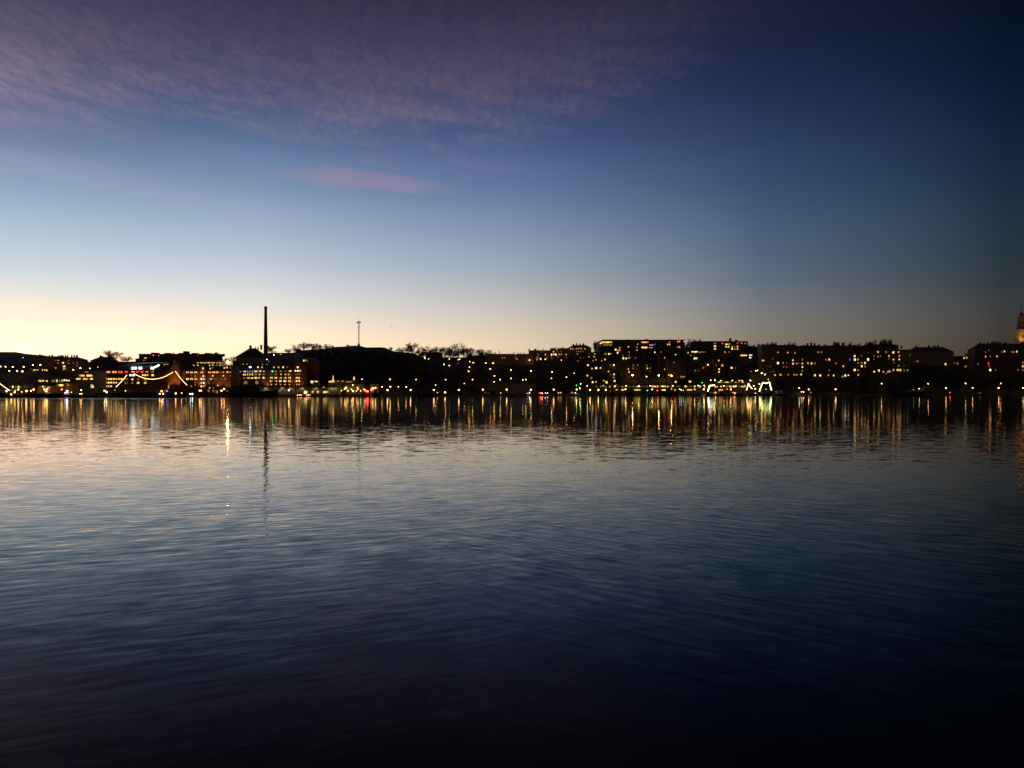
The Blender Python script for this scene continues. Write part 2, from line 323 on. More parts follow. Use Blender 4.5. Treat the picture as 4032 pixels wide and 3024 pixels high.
    N(nt, 'ShaderNodeOutputMaterial', {'Surface': b.outputs[0]})
    mb = MB(); mb.face([(-6000, -400, 0), (6000, -400, 0), (6000, 9000, 0), (-6000, 9000, 0)])
    tag(mb.build('water', m), kind='structure')
water()
# ------------------------------------------------------------------ land
def land():
    us = [u for u in range(-1500, 5601, 20)]
    q = MB(); rows = []
    for u in us:
        ys = Ys(u)
        rows.append([(xr(u, ys), ys, -2.0), (xr(u, ys), ys, QZ + .12), (xr(u, ys + .5), ys + .5, QZ + .12), (xr(u, ys + .5), ys + .5, QZ), (xr(u, ys + 37), ys + 37, QZ), (xr(u, ys + 37), ys + 37, -2.0)])
    q.loft(rows)
    tag(q.build('quay', MT['stone']), kind='structure')
    h = MB(); ts = [35.5, 36.5, 45, 55, 65, 80, 95, 110, 125, 140, 155, 170, 185, 200, 215, 230, 245, 260, 280, 320, 420, 700, 1500]
    n = len(ts); rnd = random.Random(3)
    for u in us:
        ys = Ys(u)
        for t in ts:
            z = ground(u, ys + t) if t > 36 else QZ - .3
            if 50 < t < 240: z += rnd.uniform(-.7, .5)
            h.v.append((xr(u, ys + t), ys + t, z))
    for i in range(len(us) - 1):
        for j in range(n - 1):
            h.f.append((i * n + j, (i + 1) * n + j, (i + 1) * n + j + 1, i * n + j + 1))
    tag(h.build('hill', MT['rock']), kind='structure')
land()
# ------------------------------------------------------------------ buildings
FAC = []     # facades that can take windows: root, u0,u1,v0,v1, Y, eave v, wall material
def building(name, label, c, x0, x1, ye, yb, dep=14, roof='flat', rp=0, chim=(), wall='plaster', cat='building', dy=None, boxes=(), group=None, inset=None):
    u0, ve = P(c, x0, ye); u1, vb = P(c, x1, yb)
    uc = (u0 + u1) / 2
    Y = Ys(uc) + dy if dy is not None else march(uc, vb)
    s = CROP[c][2]
    X0, X1 = xr(u0, Y), xr(u1, Y); cx = (X0 + X1) / 2; hw = (X1 - X0) / 2
    ze = zr(ve, Y); gz = min(ground(uc, Y), zr(vb, Y)) if dy is None else QZ
    root = empty(name, (cx, Y, gz), label, cat, group)
    H = ze - gz; b = -5.0 if gz > QZ + .5 else -.2
    w = MB(); w.box(-hw, 0, b, hw, dep, H)
    w.box(-hw - .15, -.18, H - .5, hw + .15, -.003, H - .1)
    w.build('wall', MT[wall], root)
    rh = rp / s / F * Y
    r = MB(); e = .45
    if roof == 'flat':
        r.box(-hw - .3, -.3, H + .003, hw + .3, dep + .3, H + .5); rt = lambda x: H + .5
        rh = .5
    elif roof == 'hip':
        ins = min(hw * .95, (inset / s / F * Y) if inset is not None else rh * 1.2)
        A = [(-hw - e, -e, H), (hw + e, -e, H), (hw + e, dep + e, H), (-hw - e, dep + e, H)]
        T0, T1 = (-hw + ins, dep / 2, H + rh), (hw - ins, dep / 2, H + rh)
        n = len(r.v); r.v += A + [T0, T1]
        r.f += [(n, n + 1, n + 5, n + 4), (n + 1, n + 2, n + 5), (n + 2, n + 3, n + 4, n + 5), (n + 3, n, n + 4), (n + 3, n + 2, n + 1, n)]
    elif roof == 'gable':
        r.loft([[(x, -e, H), (x, dep + e, H), (x, dep / 2, H + rh)] for x in (-hw - .3, hw + .3)])
    elif roof == 'front':
        r.loft([[(-hw - .3, y, H), (hw + .3, y, H), (0, y, H + rh)] for y in (-.3, dep)])
    ro = r.build('roof', MT['roof'], root)
    for ch in chim:
        x, cw, chh = (ch + (16, 22))[:3] if isinstance(ch, tuple) and len(ch) == 1 else (ch if isinstance(ch, tuple) else (ch, 14, 24))
        ux, _ = P(c, x, 0); X = xr(ux, Y) - cx; W = cw / s / F * Y / 2; Hh = chh / s / F * Y
        m = MB(); m.box(X - W, dep / 2 - .6, H + rh - min(rh * .5, 1.5), X + W, dep / 2 + .6, H + rh + Hh)
        m.box(X - W - .12, dep / 2 - .72, H + rh + Hh, X + W + .12, dep / 2 + .72, H + rh + Hh + .2)
        m.build('chimney', MT['mortar'], ro)
    for bx in boxes:
        ua, va = P(c, bx[0], bx[2]); ub, _ = P(c, bx[1], 0)
        m = MB(); m.box(xr(ua, Y) - cx, dep * .25, H + rh + .003, xr(ub, Y) - cx, dep * .75, zr(va, Y) - gz)
        m.build('roof_house', MT['dark'], root)
    FAC.append([root, u0, u1, ve - rp / s, vb + 6, Y, ve, wall])
    return root, Y, cx, gz
def Bd(*a, **k): return building('apartment_house', *a, **k)
# left shore
Bd('plain dark roofed apartment house far left, small chimneys, unlit walls', 'A', 440, 790, 985, 1150, 14, 'gable', 18, [(520, 14, 26), (555, 30, 14), (670, 10, 14), (712, 12, 20), (455, 20, 6)], 'plaster')
Bd('hipped apartment house with a row of seven chimneys above the left shore', 'A', 790, 1185, 1024, 1205, 14, 'hip', 42, [(815, 14, 26), (850, 22, 26), (875, 22, 24), (915, 18, 22), (950, 14, 24), (1010, 12, 24), (1048, 14, 26), (1090, 22, 26)], 'plaster', inset=80)
building('terrace_house', 'long low house with one lit row of windows below the far left hill', 'A', 430, 740, 1165, 1215, 9, 'gable', 14, [], 'dark')
building('school_house', 'wide low building with tall dim windows behind the far left boats', 'A', 570, 1100, 1318, 1420, 10, 'gable', 18, [], 'dark')
building('office_block', 'office block with two broad yellow window bands on the left shore', 'A', 1138, 1424, 1196, 1530, 16, 'flat', 0, [], 'concrete', dy=40)
Bd('small hipped house with two chimneys beside the large bare tree', 'A', 1375, 1690, 1040, 1130, 12, 'hip', 62, [(1467, 16, 22), (1500, 22, 8), (1612, 16, 20)], 'dark', inset=85)
building('terrace_house', 'low house with a yellow window row behind the leftmost boat', 'A', 125, 410, 1405, 1560, 8, 'gable', 16, [], 'dark', dy=12)
building('restaurant', 'orange lit waterside house among bright lamps on the left quay', 'A', 560, 785, 1428, 1560, 8, 'gable', 14, [], 'beige', dy=12)
building('restaurant', 'low pavilion with a bright amber window front left of the office block', 'A', 850, 1085, 1388, 1560, 8, 'flat', 0, [], 'beige', dy=14)
NG = 'red band'
rootN, YN, cxN, gzN = building('office_block', 'wide brick block with a red lit window band under a white canopy roof', 'A', 1425, 2400, 1185, 1545, 18, 'flat', 0, [], 'brick', dy=46)
# canopy roof on it
def canopy():
    ua, va = P('B', -10, 1112); ub, vb = P('B', 488, 1062)
    X0, X1 = xr(ua, YN) - cxN, xr(ub, YN) - cxN
    z0, z1 = zr(va, YN) - gzN, zr(vb, YN) - gzN
    m = MB(); m.loft([[(X0, -1.0, z0), (X0 + 3.5, 16, z1), (X0 + 3.5, 16, z1 + .35), (X0, -1.0, z0 + .35)],
                      [(X1, -1.0, z0 + 1.2), (X1, 16, z1), (X1, 16, z1 + .35), (X1, -1.0, z0 + 1.55)]])
    m.build('canopy_roof', MT['glass'], rootN)
    zb = zr(P('B', 0, 1182)[1], YN) - gzN
    w = MB(); w.box(X0 + .5, 1.2, zb, X1 - 6.5, 15, z0); w.build('penthouse_wall', MT['pale'], rootN)
    for a, b in ((57, 92), (98, 135), (165, 215), (350, 395)):
        xa = xr(P('B', a, 0)[0], YN) - cxN; xb = xr(P('B', b, 0)[0], YN) - cxN
        z = zr(P('B', 0, 1155)[1], YN) - gzN
        q = MB(); q.box(xa, .95, z - .8, xb, 1.15, z + .8); q.build('canopy_light', CLM, rootN)
    xa = xr(P('B', 405, 0)[0], YN) - cxN; xb = xr(P('B', 486, 0)[0], YN) - cxN
    za, zb2 = zr(P('B', 0, 1148)[1], YN) - gzN, zr(P('B', 0, 1106)[1], YN) - gzN
    q = MB(); q.bar((xa, .4, za), (xb, .4, zb2), .55, .55, 8); q.build('canopy_light', CLM, rootN)
CLM = emis('canopy_light', (.8, .97, 1), 2.6, True)
canopy()
Bd('long flat roofed apartment block with rooftop boxes on the left skyline', 'B', 180, 1365, 945, 1110, 14, 'flat', 0, [(660, 8, 24)], 'dark', boxes=[(335, 415, 915), (540, 615, 920), (750, 824, 920), (826, 880, 893), (955, 1025, 920), (1155, 1230, 920)])
Bd('low dark wing left of the long flat roofed block', 'B', 128, 178, 1015, 1080, 10, 'flat', 0, [], 'dark')
building('office_block', 'dark hillside building with a thin bright window strip behind the brick gables', 'B', 985, 1610, 1052, 1200, 14, 'flat', 0, [], 'dark', dy=120)
Bd('steep roofed dark building with tall chimneys left of the factory chimney', 'B', 1655, 2070, 985, 1100, 16, 'hip', 140, [(1830, 30, 42), (1905, 12, 14), (1945, 14, 16), (1995, 26, 50)], 'plaster', inset=160)
# the brick brewery in two wings
def gable(root, Y, cx, gz, c, xc, half, yp, ye, yb, wall='brick'):
    uc, vp = P(c, xc, yp); s = CROP[c][2]; hw = half / s / F * Y; X = xr(uc, Y) - cx
    zp, ze = zr(vp, Y) - gz, zr(P(c, 0, ye)[1], Y) - gz
    m = MB(); m.prism([(X - hw, -.2), (X + hw, -.2), (X + hw, ze), (X, zp), (X - hw, ze)], -1.2, 8.0)
    for sg in (-1, 1): m.bar((X + sg * hw, -1.3, ze), (X, -1.3, zp + .2), .22)
    for sg in (-1, 1): m.box(X + sg * (hw - .5) - .55, -1.7, -.2, X + sg * (hw - .5) + .55, -1.203, ze)
    m.build('gable', MT[wall], root)
    FAC.append([root, uc - half / s, uc + half / s, vp, P(c, 0, yb)[1], Y - 1.2, vp, wall])
r1, Y1, c1, g1 = building('brick_factory', 'long red brick waterfront factory wing with two pointed orange lit gables', 'B', 600, 1580, 1188, 1540, 18, 'gable', 62, [], 'brick', dy=42)
gable(r1, Y1, c1, g1, 'B', 745, 78, 1020, 1195, 1480)
gable(r1, Y1, c1, g1, 'B', 1155, 58, 1105, 1195, 1540)
r2, Y2, c2, g2 = building('brick_factory', 'brick factory wing with many lit window rows below the tall chimney', 'B', 1582, 2660, 1178, 1560, 18, 'gable', 58, [], 'brick', dy=44)
gable(r2, Y2, c2, g2, 'C', 672, 80, 1035, 1160, 1440)
gable(r2, Y2, c2, g2, 'B', 1605, 40, 1250, 1290, 1440)
building('brick_tower', 'square brick corner tower with orange lit side beside the rightmost gable', 'C', 741, 926, 1015, 1440, 14, 'hip', 20, [], 'brick', cat='tower', dy=46)
building('kiosk', 'small brightly lit annex at the foot of the brick tower', 'C', 852, 975, 1338, 1440, 6, 'flat', 0, [], 'pale', dy=36)
building('warehouse', 'long pale single storey quay building with few square windows', 'C', 120, 1275, 1438, 1580, 10, 'flat', 0, [], 'pale', dy=14)
building('pavilion', 'low terrace building with two flame shaped uplights under the bare hill', 'C', 1128, 1540, 1345, 1440, 7, 'flat', 0, [], 'beige', dy=37)
building('station_building', 'pale quayside station crowded with white lamps left of the red boat', 'C', 1400, 1655, 1395, 1580, 8, 'flat', 0, [], 'pale', dy=22)
building('kiosk', 'yellow lit kiosk right of the red boat', 'C', 1762, 1880, 1400, 1580, 5, 'gable', 12, [], 'yel', dy=16)
# centre skyline
building('hut', 'small pointed hut on the ridge left of the bare hilltop', 'C', 635, 705, 885, 920, 5, 'hip', 30, [], 'dark', inset=30)
Bd('dark house with a pointed dormer among the bare hilltop trees', 'D', 750, 1020, 600, 680, 10, 'gable', 14, [(815, 50, 38)], 'dark')
Bd('dark long roofed house at the right end of the hilltop trees', 'D', 1440, 1750, 634, 720, 12, 'gable', 4, [(1480, 50, 22), (1600, 12, 20)], 'dark')
Bd('low dark apartment house with a thin spire left of the stepped roofs', 'D', 1750, 2560, 612, 800, 12, 'gable', 8, [(1762, 40, 12), (1837, 20, 20), (1877, 14, 18), (1916, 14, 20), (1980, 10, 55), (2228, 14, 28), (2300, 12, 22), (2340, 10, 18), (2395, 10, 24)], 'plaster')
Bd('apartment house with thin tall chimneys and lit windows in the middle of the ridge', 'E', 350, 790, 550, 720, 12, 'gable', 6, [(346, 10, 18), (366, 8, 34), (460, 36, 22), (503, 8, 44), (595, 9, 34)], 'plaster')
Bd('apartment house with a cluster of bright windows left of the hipped house', 'E', 715, 1015, 516, 700, 12, 'gable', 8, [(922, 18, 18), (810, 10, 20)], 'plaster')
Bd('hipped house with four stout chimneys and a row of orange windows', 'E', 1018, 1396, 508, 640, 12, 'hip', 52, [(1102, 26, 16), (1157, 16, 34), (1215, 20, 22), (1270, 30, 24)], 'plaster', inset=85)
def big_block():
    u0, vt = P('E', 1590, 380); u1, _ = P('F', 838, 372); uc = (u0 + u1) / 2
    Y = march(uc, P('E', 0, 600)[1]); gz = ground(uc, Y); cx = xr(uc, Y)
    root = empty('apartment_block', (cx, Y, gz), 'large flat roofed apartment block with a glowing yellow top floor corner', 'building')
    ub = P('E', 1450, 0)[0]
    Yb = Y + 62
    poly = [(xr(ub, Yb) - cx, 62), (xr(u0, Y) - cx, 0), (xr(u1, Y) - cx, 0), (xr(u1, Y) - cx, 62)]
    zt = zr(vt, Y) - gz
    w = MB(); w.loft([[(x, y, -6) for x, y in poly], [(x, y, zt) for x, y in poly]]); w.build('wall', MT['dark'], root)
    po = [(x + (-.4 if i < 2 else .4), y + (.4 if i in (0, 3) else -.4)) for i, (x, y) in enumerate(poly)]
    r = MB(); r.loft([[(x, y, zt + .003) for x, y in po], [(x, y, zt + .6) for x, y in po]]); r.build('roof', MT['roof'], root)
    for c, a, b, yy in (('E', 1715, 1765, 362), ('E', 2000, 2062, 360), ('F', 190, 238, 355), ('F', 580, 635, 358)):
        m = MB(); m.box(xr(P(c, a, 0)[0], Y) - cx, 8, zt + .603, xr(P(c, b, 0)[0], Y) - cx, 14, zr(P(c, 0, yy)[1], Y) - gz); m.build('roof_house', MT['dark'], root)
    # glowing corner: band on front and on the slanting side
    yy = P('E', 0, 415)[1]; z0 = zr(yy + 3.2, Y) - gz; z1 = zr(yy - 3.2, Y) - gz
    xa = xr(u0, Y) - cx; xb = xr(P('E', 1745, 0)[0], Y) - cx
    q = MB(); q.box(xa - .02, -.12, z0, xb, -.02, z1); q.build('window_band', WM['Y'], root)
    d = Vector((poly[0][0] - poly[1][0], 62, 0)).normalized(); nrm = Vector((-d.y, d.x, 0))
    p0 = Vector((poly[1][0], 0, 0)) + nrm * .05; p1 = p0 + d * 21
    q = MB(); q.loft([[p0 + Vector((0, 0, z0)), p1 + Vector((0, 0, z0)), p1 + Vector((0, 0, z1)), p0 + Vector((0, 0, z1))],
                      [p + nrm * .1 for p in (p0 + Vector((0, 0, z0)), p1 + Vector((0, 0, z0)), p1 + Vector((0, 0, z1)), p0 + Vector((0, 0, z1)))]]); q.build('window_band', WM['Y'], root)
    z0 = zr(P('E', 0, 472)[1], Y) - gz; z1 = zr(P('E', 0, 448)[1], Y) - gz
    q = MB(); q.box(xa + .5, -.12, z0, xb, -.02, z1); q.build('window_band', WM['D'], root)
    FAC.append([root, u0, u1, vt, P('E', 0, 620)[1], Y, vt, 'dark'])
big_block()
Bd('flat roofed apartment block with red and yellow windows right of the large block', 'F', 985, 1892, 404, 610, 14, 'flat', 0, [(1625, 36, 52), (1730, 50, 24)], 'dark', boxes=[(1290, 1330, 390)])
# houses stepping down the slope, centre right
slope = [
 ('E', 1140, 1290, 598, 745, 'dark house with faint windows below the hipped house with four chimneys'),
 ('E', 1330, 1500, 596, 745, 'slope house with five small orange windows under the pale sky gap'),
 ('E', 1545, 1765, 575, 740, 'slope house with amber windows directly below the glowing yellow corner'),
 ('E', 1780, 1900, 490, 700, 'narrow slope house with a tight group of warm windows under the large block'),
 ('E', 1905, 2190, 560, 720, 'slope house with two bright warm windows under the large block centre'),
 ('E', 1310, 1600, 780, 900, 'slope house with a bluish white window between two yellow windows'),
 ('E', 1310, 1520, 950, 1115, 'lower slope house with four warm windows above the green quay lights'),
 ('E', 1585, 1830, 780, 1110, 'tall slope house with a column of warm windows and a lamp on top'),
 ('E', 1880, 2235, 770, 1012, 'slope house with orange lit wall at the left arched terrace lamp'),
 ('F', 180, 520, 560, 650, 'slope house with faint green and red windows below the violet window'),
 ('F', 150, 290, 780, 930, 'small slope house with a cluster of four dim windows'),
 ('F', 420, 520, 655, 900, 'narrow dark slope house with two tiny orange windows one above another'),
 ('F', 540, 860, 730, 1020, 'slope house whose wall glows dark red around two bright lamps'),
 ('F', 640, 720, 605, 645, 'tiny dark house with one greenish window under the large block right end'),
 ('F', 870, 1200, 560, 715, 'slope house with a long striped window band and a bright square window'),
 ('F', 960, 1270, 770, 925, 'slope house with one very bright and one red window in the middle of the slope'),
 ('F', 1320, 1500, 700, 960, 'slope house with a vertical line of warm windows left of a single pale window'),
 ('F', 1560, 1710, 820, 960, 'small slope house with one single pale bright window'),
 ('F', 1480, 1600, 560, 610, 'tiny house with two orange windows under the red windowed block'),
 ('F', 1735, 1985, 600, 700, 'slope house with a wide yellow window strip at its right end cold white'),
 ('F', 630, 960, 1050, 1110, 'low terrace house with two square amber windows above the restaurants'),
]
for i, (c, a, b, t, bb, lab) in enumerate(slope):
    Bd(lab, c, a, b, t, bb, 9, ('gable', 'hip', 'flat')[i % 3], (14, 20, 0)[i % 3], [(a + 30, 12, 16)] if i % 3 < 2 else [], ('dark_brown', 'dark', 'dark_brown')[i % 3], group='houses stepping down the dark slope')
# right hand row
right = [
 ('G', 0, 292, 470, 985, 'flat', 0, [(60, 30, 14), (190, 30, 20), (240, 30, 14)], 'dark apartment house with low red windows right of the blocks with red and yellow windows'),
 ('G', 300, 640, 488, 985, 'hip', 36, [(430, 14, 12), (545, 20, 14)], 'hipped dark apartment house with a vertical column of lit windows at its right edge'),
 ('G', 642, 1042, 500, 985, 'hip', 40, [(805, 26, 34), (870, 30, 44), (925, 26, 34), (1000, 36, 10)], 'dark apartment house under three stubby chimneys with three even windows in a row'),
 ('G', 1046, 1440, 475, 1000, 'hip', 14, [(1105, 26, 14), (1285, 36, 40), (1335, 26, 36), (1410, 46, 44)], 'dark apartment house with a cold white window at its lower right corner'),
 ('G', 1444, 1766, 478, 985, 'flat', 0, [(1530, 26, 8), (1600, 60, 16)], 'apartment house with the densest grid of lit windows on the right shore'),
 ('G', 1770, 2290, 470, 980, 'hip', 30, [(1855, 36, 34), (1890, 26, 20), (2040, 34, 40), (2110, 60, 44)], 'broad dark apartment house with two lit rows right of the window grid'),
 ('H', 42, 330, 880, 1225, 'flat', 0, [(98, 60, 30)], 'dark apartment house with four yellow windows and one green window low'),
]
for c, a, b, t, bb, rf, rp, ch, lab in right:
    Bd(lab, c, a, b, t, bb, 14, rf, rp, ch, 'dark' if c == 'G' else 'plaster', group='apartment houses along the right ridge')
Bd('wide hipped apartment house with nearly no lights and a sloping right roof end', 'H', 332, 985, 905, 1110, 14, 'hip', 74, [(237, 20, 22), (465, 20, 24), (655, 24, 26), (740, 30, 22), (795, 26, 26)], 'plaster', inset=110)
Bd('low dark house with two yellow windows in the skyline gap', 'H', 985, 1305, 985, 1160, 10, 'gable', 16, [], 'dark')
Bd('large dark apartment house with a jagged row of roof chimneys left of the church tower', 'H', 1308, 2300, 872, 1215, 14, 'hip', 92, [(1440, 36, 16), (1500, 20, 8), (1560, 30, 12), (1630, 46, 24), (1690, 30, 10), (1760, 34, 14), (1830, 44, 16), (1900, 24, 8)], 'dark', inset=110)
# quay restaurants
building('restaurant', 'long low restaurant front under bright round lamps left of the quay festival', 'E', 1430, 2230, 1140, 1300, 9, 'flat', 0, [], 'dark_brown', dy=18)
building('restaurant', 'long restaurant front with many small warm windows and coloured lights', 'F', 10, 1205, 1135, 1300, 9, 'flat', 0, [], 'dark_brown', dy=20)
building('restaurant', 'two tier restaurant front with a green yellow upper strip by the lit ships', 'F', 1210, 1880, 1070, 1300, 9, 'flat', 0, [], 'dark_brown', dy=22)
